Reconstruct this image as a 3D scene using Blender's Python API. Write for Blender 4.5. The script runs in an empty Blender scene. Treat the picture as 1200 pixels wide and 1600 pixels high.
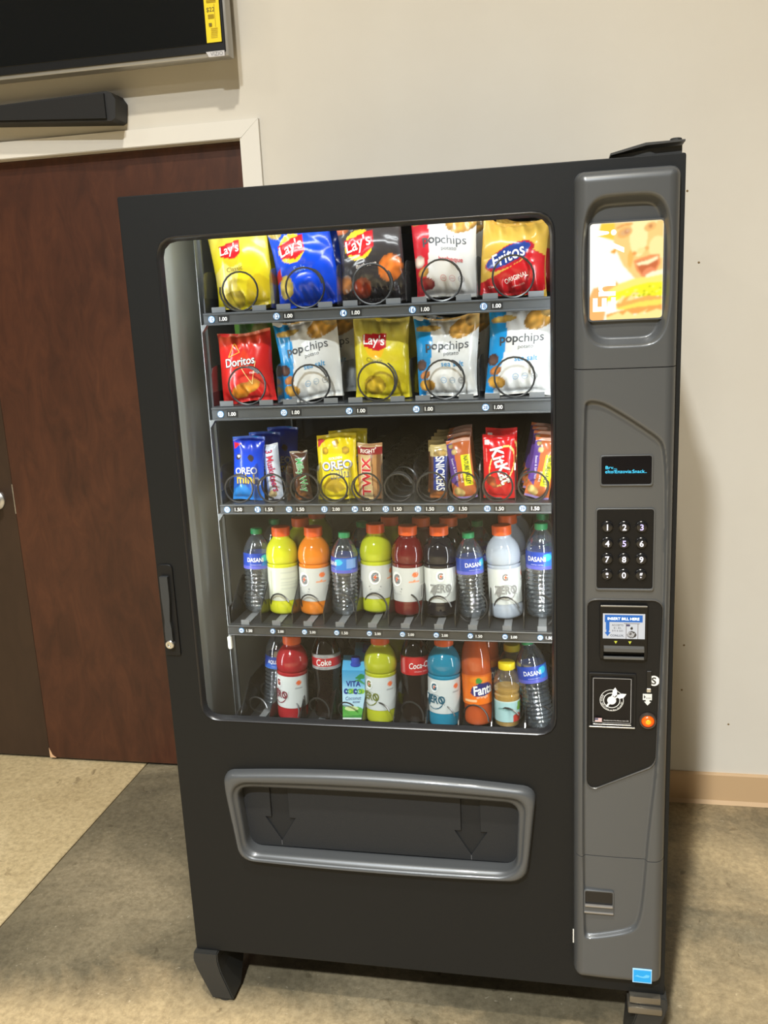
import bpy, bmesh, math, random
import numpy as np
from mathutils import Matrix, Vector

S = bpy.context.scene
COL = S.collection
PI = math.pi

# ------------------------------------------------------------------ camera, world, lights, exposure
def lin1(c):
    c = c / 255.0
    return c / 12.92 if c <= 0.04045 else ((c + 0.055) / 1.055) ** 2.4
def lin(c, a=1.0):
    return (lin1(c[0]), lin1(c[1]), lin1(c[2]), a)

cam = bpy.data.cameras.new('camera')
cam.sensor_fit = 'HORIZONTAL'; cam.sensor_width = 36.0
cam.lens = 1383.0 * 36.0 / 1200.0
cam.clip_start = 0.05; cam.clip_end = 60
co = bpy.data.objects.new('camera', cam); COL.objects.link(co)
_right = Vector((0.9807, 0.1898, -0.0464)); _down = Vector((-0.0031, -0.2224, -0.9749)); _fwd = Vector((-0.1954, 0.9563, -0.2176))
_m = Matrix((( _right.x, -_down.x, -_fwd.x, 0.8380), (_right.y, -_down.y, -_fwd.y, -1.6714), (_right.z, -_down.z, -_fwd.z, 1.5660), (0, 0, 0, 1)))
co.matrix_world = _m
S.camera = co

w = bpy.data.worlds.new('world'); S.world = w; w.use_nodes = True
w.node_tree.nodes['Background'].inputs[0].default_value = (1.0, 0.985, 0.96, 1)
w.node_tree.nodes['Background'].inputs[1].default_value = 0.10

def area_light(name, loc, target, size, power, color=(1, 0.95, 0.87), size_y=None, shape='DISK', spread=180):
    l = bpy.data.lights.new(name, 'AREA'); l.energy = power; l.color = color
    l.shape = shape if size_y is None else 'RECTANGLE'; l.size = size
    if size_y is not None: l.size_y = size_y
    l.spread = math.radians(spread)
    o = bpy.data.objects.new(name, l); COL.objects.link(o)
    o.location = loc
    d = Vector(target) - Vector(loc)
    o.rotation_euler = d.to_track_quat('-Z', 'Y').to_euler()
    return o
area_light('ceiling_lamp_near', (0.50, -2.4, 6.0), (0.50, -2.4, 0), 0.28, 195, (1.0, 0.94, 0.83), spread=155)
area_light('ceiling_lamp_mid', (-0.15, -5.2, 6.0), (-0.15, -5.2, 0), 0.36, 800, (0.93, 0.97, 1.0), spread=132)
area_light('fill_light_left', (-5.0, -3.6, 6.0), (-5.0, -3.6, 0), 0.6, 70, (1.0, 0.97, 0.93))  # added fill from the left for ambient light, no known fixture
area_light('fill_light_right', (6.0, -3.6, 6.0), (6.0, -3.6, 0), 0.6, 25, (1.0, 0.97, 0.93))  # weak added side fill, not a fixture of the hall
area_light('far_wall_fill', (-1.0, -9.5, 6.0), (-1.0, -9.5, 0), 0.8, 160, (1.0, 0.98, 0.95))  # added to brighten the far wall that the glass reflects
# the machine's own light strips: inside the door, left and right of the window, and above it
area_light('machine_lamp_left', (0.043, 0.050, 1.22), (0.50, 0.30, 1.22), 0.012, 1.8, (0.95, 0.98, 1.0), 0.95)
area_light('machine_lamp_right', (0.857, 0.050, 1.22), (0.40, 0.30, 1.22), 0.012, 2.1, (0.95, 0.98, 1.0), 0.95)
area_light('machine_lamp_top', (0.45, 0.062, 1.775), (0.45, 0.20, 1.30), 0.70, 1.4, (0.95, 0.98, 1.0), 0.02)

S.cycles.transparent_max_bounces = 20
vs = S.view_settings
vs.view_transform = 'Standard'; vs.look = 'None'; vs.gamma = 1.0; vs.exposure = -0.06
vs.use_curve_mapping = False

# ------------------------------------------------------------------ materials
MATS = {}
def _new(name):
    m = bpy.data.materials.new(name); m.use_nodes = True
    nt = m.node_tree
    return m, nt, nt.nodes['Principled BSDF']
def mat(name, rgb, rough=0.5, metal=0.0, coat=0.0, emit=0.0, spec=0.5):
    if name in MATS: return MATS[name]
    m, nt, b = _new(name)
    b.inputs['Base Color'].default_value = lin(rgb)
    b.inputs['Roughness'].default_value = rough
    b.inputs['Metallic'].default_value = metal
    b.inputs['Coat Weight'].default_value = coat
    b.inputs['Specular IOR Level'].default_value = spec
    if emit:
        b.inputs['Emission Color'].default_value = lin(rgb); b.inputs['Emission Strength'].default_value = emit
    MATS[name] = m
    return m
def ink(rgb, emit=0.0):
    return mat('ink_%d_%d_%d%s' % (rgb[0], rgb[1], rgb[2], '_e%g' % emit if emit else ''), rgb, 0.4, emit=emit)
def attr_mat(name, rough=0.35, coat=0.0, emit=0.0, metal=0.0):
    if name in MATS: return MATS[name]
    m, nt, b = _new(name)
    a = nt.nodes.new('ShaderNodeAttribute'); a.attribute_name = 'print'
    nt.links.new(a.outputs['Color'], b.inputs['Base Color'])
    b.inputs['Roughness'].default_value = rough; b.inputs['Coat Weight'].default_value = coat; b.inputs['Metallic'].default_value = metal
    if emit:
        nt.links.new(a.outputs['Color'], b.inputs['Emission Color']); b.inputs['Emission Strength'].default_value = emit
        b.inputs['Base Color'].default_value = (0, 0, 0, 1)
        nt.links.remove(b.inputs['Base Color'].links[0])
    MATS[name] = m
    return m
def clear_mat(name, tint, base=0.045, edge=0.75, power=4.0, haze=0.0, haze_rgb=(200, 215, 225), rough=0.02):
    """thin clear sheet: transparent with a mirror share that grows towards grazing angles"""
    if name in MATS: return MATS[name]
    m = bpy.data.materials.new(name); m.use_nodes = True; nt = m.node_tree; nt.nodes.clear()
    N = nt.nodes.new; L = nt.links.new
    out = N('ShaderNodeOutputMaterial'); tr = N('ShaderNodeBsdfTransparent'); gl = N('ShaderNodeBsdfGlossy'); mx = N('ShaderNodeMixShader')
    lw = N('ShaderNodeLayerWeight'); lw.inputs[0].default_value = 0.5
    pw = N('ShaderNodeMath'); pw.operation = 'POWER'; pw.inputs[1].default_value = power
    ma = N('ShaderNodeMath'); ma.operation = 'MULTIPLY_ADD'; ma.inputs[1].default_value = edge; ma.inputs[2].default_value = base; ma.use_clamp = True
    L(lw.outputs['Facing'], pw.inputs[0]); L(pw.outputs[0], ma.inputs[0]); L(ma.outputs[0], mx.inputs[0])
    tr.inputs[0].default_value = (tint[0], tint[1], tint[2], 1); gl.inputs['Roughness'].default_value = rough
    src = tr.outputs[0]
    if haze:
        df = N('ShaderNodeBsdfDiffuse'); df.inputs[0].default_value = lin(haze_rgb)
        m2 = N('ShaderNodeMixShader'); m2.inputs[0].default_value = haze
        L(tr.outputs[0], m2.inputs[1]); L(df.outputs[0], m2.inputs[2]); src = m2.outputs[0]
    L(src, mx.inputs[1]); L(gl.outputs[0], mx.inputs[2]); L(mx.outputs[0], out.inputs[0])
    MATS[name] = m
    return m
def ramp(nt, fac, stops):
    r = nt.nodes.new('ShaderNodeValToRGB'); e = r.color_ramp.elements
    while len(e) > 1: e.remove(e[-1])
    e[0].position = stops[0][0]; e[0].color = lin(stops[0][1])
    for p, c in stops[1:]:
        x = e.new(p); x.color = lin(c)
    nt.links.new(fac, r.inputs[0])
    return r.outputs[0]
def noise(nt, scale, detail=4, rough=0.55, vec=None, dist=0.0):
    n = nt.nodes.new('ShaderNodeTexNoise'); n.inputs['Scale'].default_value = scale; n.inputs['Detail'].default_value = detail
    n.inputs['Roughness'].default_value = rough; n.inputs['Distortion'].default_value = dist
    if vec is not None: nt.links.new(vec, n.inputs['Vector'])
    return n.outputs['Fac']
def geo_pos(nt, scale=(1, 1, 1)):
    t = nt.nodes.new('ShaderNodeTexCoord'); mp = nt.nodes.new('ShaderNodeMapping'); mp.inputs['Scale'].default_value = scale
    nt.links.new(t.outputs['Object'], mp.inputs[0])
    return mp.outputs[0]
def mixc(nt, fac, a, b, mode='MIX'):
    m = nt.nodes.new('ShaderNodeMix'); m.data_type = 'RGBA'; m.blend_type = mode
    for i, s in ((6, a), (7, b)):
        if isinstance(s, tuple): m.inputs[i].default_value = s
        else: nt.links.new(s, m.inputs[i])
    if isinstance(fac, float): m.inputs[0].default_value = fac
    else: nt.links.new(fac, m.inputs[0])
    return m.outputs[2]
def bump(nt, b, h, strength, dist=0.002):
    n = nt.nodes.new('ShaderNodeBump'); n.inputs['Strength'].default_value = strength; n.inputs['Distance'].default_value = dist
    nt.links.new(h, n.inputs['Height']); nt.links.new(n.outputs[0], b.inputs['Normal'])

def wall_mat():
    m, nt, b = _new('wall_paint'); p = geo_pos(nt)
    c = ramp(nt, noise(nt, 2.2, 5, 0.6, p), [(0.3, (209, 203, 190)), (0.7, (214, 209, 197))])
    nt.links.new(c, b.inputs['Base Color']); b.inputs['Roughness'].default_value = 0.7
    bump(nt, b, noise(nt, 160, 3, 0.6, p), 0.12, 0.001)
    return m
def concrete_mat(name, lo, mid, hi, seed, patch=None):
    m, nt, b = _new(name); p0 = geo_pos(nt)
    mp = nt.nodes.new('ShaderNodeMapping'); mp.inputs['Location'].default_value = (seed, seed * 1.7, 0); nt.links.new(p0, mp.inputs[0]); p = mp.outputs[0]
    c = ramp(nt, noise(nt, 1.9, 8, 0.66, p, 0.4), [(0.32, lo), (0.5, mid), (0.68, hi)])
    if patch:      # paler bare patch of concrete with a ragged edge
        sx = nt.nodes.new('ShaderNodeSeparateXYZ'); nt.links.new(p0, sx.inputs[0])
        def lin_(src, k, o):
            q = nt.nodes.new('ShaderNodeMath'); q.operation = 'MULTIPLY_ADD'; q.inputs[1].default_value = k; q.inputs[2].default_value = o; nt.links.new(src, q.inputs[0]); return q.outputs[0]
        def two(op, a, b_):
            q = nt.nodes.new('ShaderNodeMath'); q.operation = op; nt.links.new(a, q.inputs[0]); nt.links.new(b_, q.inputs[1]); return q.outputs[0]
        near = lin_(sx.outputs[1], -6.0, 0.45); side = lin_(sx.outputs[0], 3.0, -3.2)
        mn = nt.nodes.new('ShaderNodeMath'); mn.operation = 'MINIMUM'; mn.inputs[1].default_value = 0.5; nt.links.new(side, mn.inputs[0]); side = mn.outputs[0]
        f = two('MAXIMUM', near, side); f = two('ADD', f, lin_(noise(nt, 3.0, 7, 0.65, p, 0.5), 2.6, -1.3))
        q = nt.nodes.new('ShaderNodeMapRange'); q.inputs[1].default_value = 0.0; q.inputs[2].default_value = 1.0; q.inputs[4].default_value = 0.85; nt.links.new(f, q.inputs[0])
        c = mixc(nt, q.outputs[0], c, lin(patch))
    fine = ramp(nt, noise(nt, 55, 6, 0.75, p), [(0.36, (196, 194, 190)), (0.60, (255, 255, 255))])
    c = mixc(nt, 0.7, c, fine, 'MULTIPLY')
    spots = ramp(nt, noise(nt, 13, 3, 0.5, p, 1.6), [(0.66, (255, 255, 255)), (0.74, (150, 142, 130))])
    c = mixc(nt, 0.6, c, spots, 'MULTIPLY')
    scuff = ramp(nt, noise(nt, 4.0, 9, 0.8, p, 3.0), [(0.485, (255, 255, 255)), (0.5, (196, 188, 176)), (0.515, (255, 255, 255))])
    c = mixc(nt, 0.45, c, scuff, 'MULTIPLY')
    flecks = ramp(nt, noise(nt, 48, 2, 0.5, p, 2.0), [(0.70, (0, 0, 0)), (0.76, (110, 104, 92))])
    c = mixc(nt, 1.0, c, flecks, 'ADD')
    nt.links.new(c, b.inputs['Base Color'])
    rr = nt.nodes.new('ShaderNodeMapRange'); rr.inputs[3].default_value = 0.34; rr.inputs[4].default_value = 0.65
    nt.links.new(noise(nt, 5, 5, 0.6, p), rr.inputs[0]); nt.links.new(rr.outputs[0], b.inputs['Roughness'])
    bump(nt, b, noise(nt, 50, 6, 0.7, p), 0.10, 0.002)
    return m
def wood_mat(name, dark, mid, light):
    m, nt, b = _new(name); p = geo_pos(nt, (5, 5, 1.6))
    g = noise(nt, 3.0, 8, 0.68, p, 1.2)
    p2 = geo_pos(nt, (1, 1, 0.8))
    blot = noise(nt, 3.2, 5, 0.6, p2, 0.5)
    c = ramp(nt, g, [(0.30, dark), (0.52, mid), (0.75, light)])
    c2 = ramp(nt, blot, [(0.30, (205, 198, 195)), (0.62, (255, 255, 255))])
    c = mixc(nt, 0.65, c, c2, 'MULTIPLY')
    nt.links.new(c, b.inputs['Base Color']); b.inputs['Roughness'].default_value = 0.42
    return m
def powder_mat(name, rgb, rough=0.45, scale=900, strength=0.25, spec=0.28):
    m, nt, b = _new(name); p = geo_pos(nt)
    b.inputs['Base Color'].default_value = lin(rgb); b.inputs['Roughness'].default_value = rough; b.inputs['Specular IOR Level'].default_value = spec
    bump(nt, b, noise(nt, scale, 2, 0.5, p), strength, 0.0006)
    return m

M_WALL = wall_mat()
M_BLACK = powder_mat('black_powder_coat', (16, 18, 19), 0.5)
M_BLACK2 = powder_mat('black_cabinet_steel', (22, 22, 22), 0.5)
M_GREY = powder_mat('grey_metallic_plastic', (84, 86, 87), 0.36, 1400, 0.08)
MG = M_GREY.node_tree.nodes['Principled BSDF']; MG.inputs['Metallic'].default_value = 0.28; MG.inputs['Coat Weight'].default_value = 0.25
M_FLAP = powder_mat('textured_flap_plastic', (37, 38, 39), 0.62, 420, 0.7)
M_PLATE = powder_mat('black_plate_plastic', (21, 21, 21), 0.45, 900, 0.2, 0.25)
M_LINER = mat('liner_grey', (192, 195, 188), 0.5)
M_LINER_D = mat('liner_dark', (34, 35, 37), 0.55)
M_RAIL = mat('rail_grey', (84, 87, 90), 0.35, 0.4)
M_TRAY = mat('tray_dark', (52, 54, 57), 0.4, 0.3)
M_WIRE = mat('coil_wire', (70, 70, 70), 0.32, 0.6)
M_STEEL = mat('steel', (190, 190, 188), 0.25, 0.9)
M_ALU = mat('brushed_upright', (120, 124, 126), 0.4, 0.6)
M_RUB = mat('black_rubber', (16, 16, 16), 0.6)
M_GLOSSB = mat('gloss_black', (12, 12, 13), 0.12)
M_WHITE = mat('white_paint', (226, 222, 212), 0.45)
M_GLASS = clear_mat('clear_pane', (0.965, 0.975, 0.97), 0.014, 0.85, 5.0)
M_DIV = clear_mat('clear_divider', (0.80, 0.81, 0.82), 0.05, 0.5, 3.0, 0.10, (120, 122, 125), 0.1)
M_DIVD = clear_mat('smoky_divider', (0.42, 0.43, 0.45), 0.05, 0.5, 3.0, 0.35, (52, 53, 55), 0.15)
M_WATER = clear_mat('clear_water_bottle', (0.86, 0.91, 0.95), 0.16, 0.84, 1.8, 0.05, (190, 208, 222), 0.08)
M_PET = clear_mat('clear_empty_plastic', (0.90, 0.92, 0.92), 0.08, 0.8, 2.5, 0.06, (200, 205, 205), 0.05)
M_BAG = attr_mat('printed_foil', 0.24, 0.25)
M_LABEL = attr_mat('printed_label', 0.35, 0.1)
M_STICKER = attr_mat('printed_sticker', 0.4)
M_AD = attr_mat('backlit_print', 0.3, 0, 1.18)

# ------------------------------------------------------------------ mesh helpers
class MB:
    def __init__(self): self.v = []; self.f = []; self.m = []
    def add(self, verts, faces, mi=0):
        o = len(self.v); self.v.extend([tuple(map(float, p)) for p in verts])
        self.f.extend([tuple(int(i) + o for i in f) for f in faces]); self.m.extend([mi] * len(faces))
        return self
    def box(self, x0, x1, y0, y1, z0, z1, mi=0):
        v = [(x0, y0, z0), (x1, y0, z0), (x1, y1, z0), (x0, y1, z0), (x0, y0, z1), (x1, y0, z1), (x1, y1, z1), (x0, y1, z1)]
        return self.add(v, [(3, 2, 1, 0), (4, 5, 6, 7), (0, 1, 5, 4), (1, 2, 6, 5), (2, 3, 7, 6), (3, 0, 4, 7)], mi)
    def rbox(self, x0, x1, y0, y1, z0, z1, r, seg=2, mi=0):
        bm = bmesh.new(); bmesh.ops.create_cube(bm, size=1.0)
        for v in bm.verts:
            v.co = Vector(((x0 + x1) / 2 + v.co.x * (x1 - x0), (y0 + y1) / 2 + v.co.y * (y1 - y0), (z0 + z1) / 2 + v.co.z * (z1 - z0)))
        bmesh.ops.bevel(bm, geom=bm.edges[:], offset=r, segments=seg, affect='EDGES', profile=0.5)
        return self.bm(bm, mi)
    def bm(self, bm, mi=0):
        bm.verts.index_update(); bm.faces.ensure_lookup_table()
        self.add([v.co[:] for v in bm.verts], [[v.index for v in f.verts] for f in bm.faces], mi); bm.free()
        return self
    def prism(self, poly, y0, y1, mi=0):           # polygon in x,z (counter-clockwise seen from the front), extruded along y
        n = len(poly); v = [(p[0], y0, p[1]) for p in poly] + [(p[0], y1, p[1]) for p in poly]
        f = [tuple(range(n)), tuple(range(2 * n - 1, n - 1, -1))] + [(i, i + n, (i + 1) % n + n, (i + 1) % n) for i in range(n)]
        return self.add(v, f, mi)
    def prism_x(self, poly, x0, x1, mi=0):         # polygon in y,z extruded along x
        n = len(poly); v = [(x0, p[0], p[1]) for p in poly] + [(x1, p[0], p[1]) for p in poly]
        f = [tuple(range(n)), tuple(range(2 * n - 1, n - 1, -1))] + [(i, i + n, (i + 1) % n + n, (i + 1) % n) for i in range(n)]
        return self.add(v, f, mi)
    def tube(self, pts, r, n=6, closed=False, mi=0):
        P = [Vector(p) for p in pts]; k = len(P); rings = []
        up = Vector((0.13, 0.2, 0.97)).normalized(); prev = None
        for i in range(k):
            a = P[(i - 1) % k] if (closed or i > 0) else P[i]; b = P[(i + 1) % k] if (closed or i < k - 1) else P[i]
            t = (b - a).normalized()
            if prev is None:
                u = up.cross(t)
                if u.length < 1e-4: u = Vector((1, 0, 0)).cross(t)
            else: u = prev - t * prev.dot(t)
            u.normalize(); prev = u; w2 = t.cross(u)
            rings.append([P[i] + u * (r * math.cos(2 * PI * j / n)) + w2 * (r * math.sin(2 * PI * j / n)) for j in range(n)])
        v = [p[:] for rg in rings for p in rg]; f = []
        for i in range(k if closed else k - 1):
            i2 = (i + 1) % k
            for j in range(n): f.append((i * n + j, i * n + (j + 1) % n, i2 * n + (j + 1) % n, i2 * n + j))
        if not closed:
            f.append(tuple(range(n - 1, -1, -1))); f.append(tuple((k - 1) * n + j for j in range(n)))
        return self.add(v, f, mi)
    def lathe(self, prof, n=32, mi=0, axis='z', c=(0, 0, 0), cap0=True, cap1=True):   # prof [(r, t)]
        v = []; f = []
        for r, t in prof:
            for j in range(n):
                a = 2 * PI * j / n; x, y = r * math.cos(a), r * math.sin(a)
                v.append((c[0] + x, c[1] + y, c[2] + t) if axis == 'z' else (c[0] + x, c[1] + t, c[2] - y) if axis == 'y' else (c[0] + t, c[1] + x, c[2] + y))
        for i in range(len(prof) - 1):
            for j in range(n): f.append((i * n + j, i * n + (j + 1) % n, (i + 1) * n + (j + 1) % n, (i + 1) * n + j))
        if cap0: f.append(tuple(range(n - 1, -1, -1)))
        if cap1: f.append(tuple((len(prof) - 1) * n + j for j in range(n)))
        return self.add(v, f, mi)
    def mesh(self, name, mats, angle=None):
        me = bpy.data.meshes.new(name); me.from_pydata(self.v, [], self.f)
        for m in mats: me.materials.append(m)
        me.polygons.foreach_set('material_index', self.m)
        if angle is not None:
            me.shade_smooth(); me.set_sharp_from_angle(angle=math.radians(angle))
        me.update()
        return me
def fixn(me):
    bm = bmesh.new(); bm.from_mesh(me); bmesh.ops.recalc_face_normals(bm, faces=bm.faces[:]); bm.to_mesh(me); bm.free()

def tag(o, label=None, cat=None, group=None, kind=None):
    if label: o['label'] = label
    if cat: o['category'] = cat
    if group: o['group'] = group
    if kind: o['kind'] = kind
    return o
def link(name, me, parent=None, loc=None):
    o = bpy.data.objects.new(name, me); COL.objects.link(o)
    if parent is not None: o.parent = parent
    if loc is not None: o.location = loc
    return o
def build(name, mb, mats, parent=None, angle=None, loc=None, normals=False):
    me = mb.mesh(name, mats if isinstance(mats, (list, tuple)) else [mats], angle)
    if normals: fixn(me)
    return link(name, me, parent, loc)
def empty(name, loc):
    o = bpy.data.objects.new(name, None); o.empty_display_size = 0.05; COL.objects.link(o); o.location = loc
    return o
def dup(root, loc, rot=None, **kw):
    c = root.copy(); COL.objects.link(c); c.location = loc
    if rot is not None: c.rotation_euler = rot
    for ch in root.children:
        d = ch.copy(); COL.objects.link(d); d.parent = c
        for g in ch.children:
            e = g.copy(); COL.objects.link(e); e.parent = d
    tag(c, **kw)
    return c

def fillet(pts, rad, n=8, bulge=None):
    """closed polygon with rounded corners; bulge[i] bends the edge from corner i to i+1"""
    k = len(pts); P = [np.array(p, float) for p in pts]; R = rad if isinstance(rad, (list, tuple)) else [rad] * k
    A = []; B = []
    for i in range(k):
        d0 = P[i - 1] - P[i]; d1 = P[(i + 1) % k] - P[i]
        A.append(P[i] + d0 / np.linalg.norm(d0) * R[i]); B.append(P[i] + d1 / np.linalg.norm(d1) * R[i])
    out = []
    for i in range(k):
        for s in np.linspace(0, 1, n):
            c = (P[i] * 2 + A[i] + B[i]) / 4 if False else P[i]
            w_ = 0.93
            num = A[i] * (1 - s) ** 2 + c * 2 * w_ * s * (1 - s) + B[i] * s ** 2
            out.append(num / ((1 - s) ** 2 + 2 * w_ * s * (1 - s) + s ** 2))
        e0, e1 = B[i], A[(i + 1) % k]
        if bulge and bulge[i]:
            d = e1 - e0; nn = np.array([d[1], -d[0]]) / np.linalg.norm(d)
            for s in np.linspace(0, 1, 14)[1:-1]: out.append(e0 + d * s + nn * bulge[i] * 4 * s * (1 - s))
    return [tuple(p) for p in out]
def rrect(x0, x1, z0, z1, r, n=8):
    return fillet([(x0, z0), (x1, z0), (x1, z1), (x0, z1)], r, n)
def plate_mesh(outer, holes, y0, y1, bevel=0.0, seg=2):
    """flat plate in the x-z plane with holes, from y0 (front) to y1 (back), optional rounded rim"""
    cu = bpy.data.curves.new('tmp', 'CURVE'); cu.dimensions = '2D'; cu.fill_mode = 'BOTH'
    for loop in [outer] + list(holes):
        s = cu.splines.new('POLY'); s.points.add(len(loop) - 1); s.use_cyclic_u = True
        for p, q in zip(s.points, loop): p.co = (q[0], q[1], 0, 1)
    cu.extrude = abs(y1 - y0) / 2 - bevel; cu.bevel_depth = bevel; cu.bevel_resolution = seg; cu.offset = -bevel
    o = bpy.data.objects.new('tmp', cu)
    me = bpy.data.meshes.new_from_object(o)
    n = len(me.vertices); a = np.empty(n * 3); me.vertices.foreach_get('co', a); a = a.reshape(-1, 3)
    b = np.c_[a[:, 0], (y0 + y1) / 2 - a[:, 2], a[:, 1]]
    f = [tuple(p.vertices) for p in me.polygons]
    bpy.data.objects.remove(o); bpy.data.curves.remove(cu); bpy.data.meshes.remove(me)
    return b.tolist(), f
def plate(name, outer, holes, y0, y1, material, parent=None, bevel=0.0, angle=None):
    v, f = plate_mesh(outer, holes, y0, y1, bevel)
    return build(name, MB().add(v, f), material, parent, angle, normals=True)
def resample(loop, n):
    P = np.array(loop + [loop[0]]); d = np.r_[0, np.cumsum(np.linalg.norm(np.diff(P, axis=0), axis=1))]
    s = np.linspace(0, d[-1], n, endpoint=False)
    return np.c_[np.interp(s, d, P[:, 0]), np.interp(s, d, P[:, 1])]
def loft(mb, outer, inner, prof, n=160, mi=0):
    """ring between two outlines; prof = [(a, y)] with a 0 at the outer and 1 at the inner outline"""
    A = resample(outer, n); B = resample(inner, n)
    v = []; f = []
    for a, y in prof:
        Q = A * (1 - a) + B * a
        v += [(q[0], y, q[1]) for q in Q]
    for i in range(len(prof) - 1):
        for j in range(n): f.append((i * n + j, i * n + (j + 1) % n, (i + 1) * n + (j + 1) % n, (i + 1) * n + j))
    return mb.add(v, f, mi)

TXT = {}
def text_geo(s, bold=0.0):
    if (s, bold) in TXT: return TXT[(s, bold)]
    cu = bpy.data.curves.new('tmp', 'FONT'); cu.body = s; cu.resolution_u = 3; cu.offset = bold
    o = bpy.data.objects.new('tmp', cu); me = bpy.data.meshes.new_from_object(o)
    a = np.empty(len(me.vertices) * 3); me.vertices.foreach_get('co', a); a = a.reshape(-1, 3)[:, :2]
    f = [tuple(p.vertices) for p in me.polygons]
    mn, mx = a.min(0), a.max(0)
    a = (a - (mn + mx) / 2) / (mx[0] - mn[0])
    bpy.data.objects.remove(o); bpy.data.curves.remove(cu); bpy.data.meshes.remove(me)
    TXT[(s, bold)] = (a, f)
    return a, f
def flat_geo(item):
    """item -> 2-D points (metres) around the centre and faces. ('text', s, width) ('ring', r, t) ('disc', rx, ry) ('poly', pts) ('line', pts, t)"""
    k = item[0]
    if k == 'text':
        s, wd = item[1], item[2]; bold = item[3] if len(item) > 3 else 0.0; sy = item[4] if len(item) > 4 else 1.0; sh = item[5] if len(item) > 5 else 0.0
        a, f = text_geo(s, bold); a = a * wd; a = np.c_[a[:, 0] + sh * a[:, 1], a[:, 1] * sy]
        return a, f
    if k == 'texth':
        a, f = text_geo(item[1], item[3] if len(item) > 3 else 0.0)
        return a * (item[2] / (a[:, 1].max() - a[:, 1].min())), f
    if k == 'ring':
        r, t = item[1], item[2]; n = 24; th = np.arange(n) * 2 * PI / n
        c = np.c_[np.cos(th), np.sin(th)]
        return np.r_[c * r, c * (r - t)], [(i, (i + 1) % n, (i + 1) % n + n, i + n) for i in range(n)]
    if k == 'disc':
        n = 24; th = np.arange(n) * 2 * PI / n
        return np.c_[np.cos(th) * item[1], np.sin(th) * item[2]], [tuple(range(n))]
    if k == 'poly':
        return np.array(item[1], float), [tuple(range(len(item[1])))]
    if k == 'line':
        P = np.array(item[1], float); t = item[2] / 2; v = []; f = []
        for a, b in zip(P[:-1], P[1:]):
            d = b - a; nn = np.array([-d[1], d[0]]) / (np.linalg.norm(d) + 1e-9) * t; o = len(v)
            v += [a + nn, a - nn, b - nn, b + nn]; f.append((o, o + 1, o + 2, o + 3))
        return np.array(v), f
def refine(a, f, step=0.0028):
    bm = bmesh.new(); vs_ = [bm.verts.new((p[0], p[1], 0)) for p in a]
    for q in f:
        try: bm.faces.new([vs_[i] for i in q])
        except ValueError: pass
    bmesh.ops.triangulate(bm, faces=bm.faces[:])
    for _ in range(3):
        long_ = [e for e in bm.edges if e.calc_length() > step]
        if not long_: break
        bmesh.ops.subdivide_edges(bm, edges=long_, cuts=1); bmesh.ops.triangulate(bm, faces=bm.faces[:])
    bm.verts.index_update()
    A = np.array([v.co[:2] for v in bm.verts]); F = [tuple(v.index for v in q.verts) for q in bm.faces]; bm.free()
    return A, F
def lettering(name, items, surf, parent, emit=0.0, fine=False):
    """items: (geo_item, x, z, rgb, rotation in degrees). surf maps (x, z, lift) to 3-D"""
    mb = MB(); cols = []
    for i, it in enumerate(items):
        g, x, z, rgb = it[:4]; rot = math.radians(it[4]) if len(it) > 4 else 0
        e = it[5] if len(it) > 5 else emit
        a, f = flat_geo(g); c, s = math.cos(rot), math.sin(rot)
        if fine: a, f = refine(a, f)
        X = x + a[:, 0] * c - a[:, 1] * s; Z = z + a[:, 0] * s + a[:, 1] * c
        V = surf(X, Z, 0.0005 + 0.00012 * i)
        key = (rgb, e)
        if key not in cols: cols.append(key)
        mb.add(V, f, cols.index(key))
    return build(name, mb, [ink(c, e) for c, e in cols], parent)
def flat_surf(y):
    return lambda X, Z, l: np.c_[X, np.full_like(X, y) - l, Z]

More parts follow.
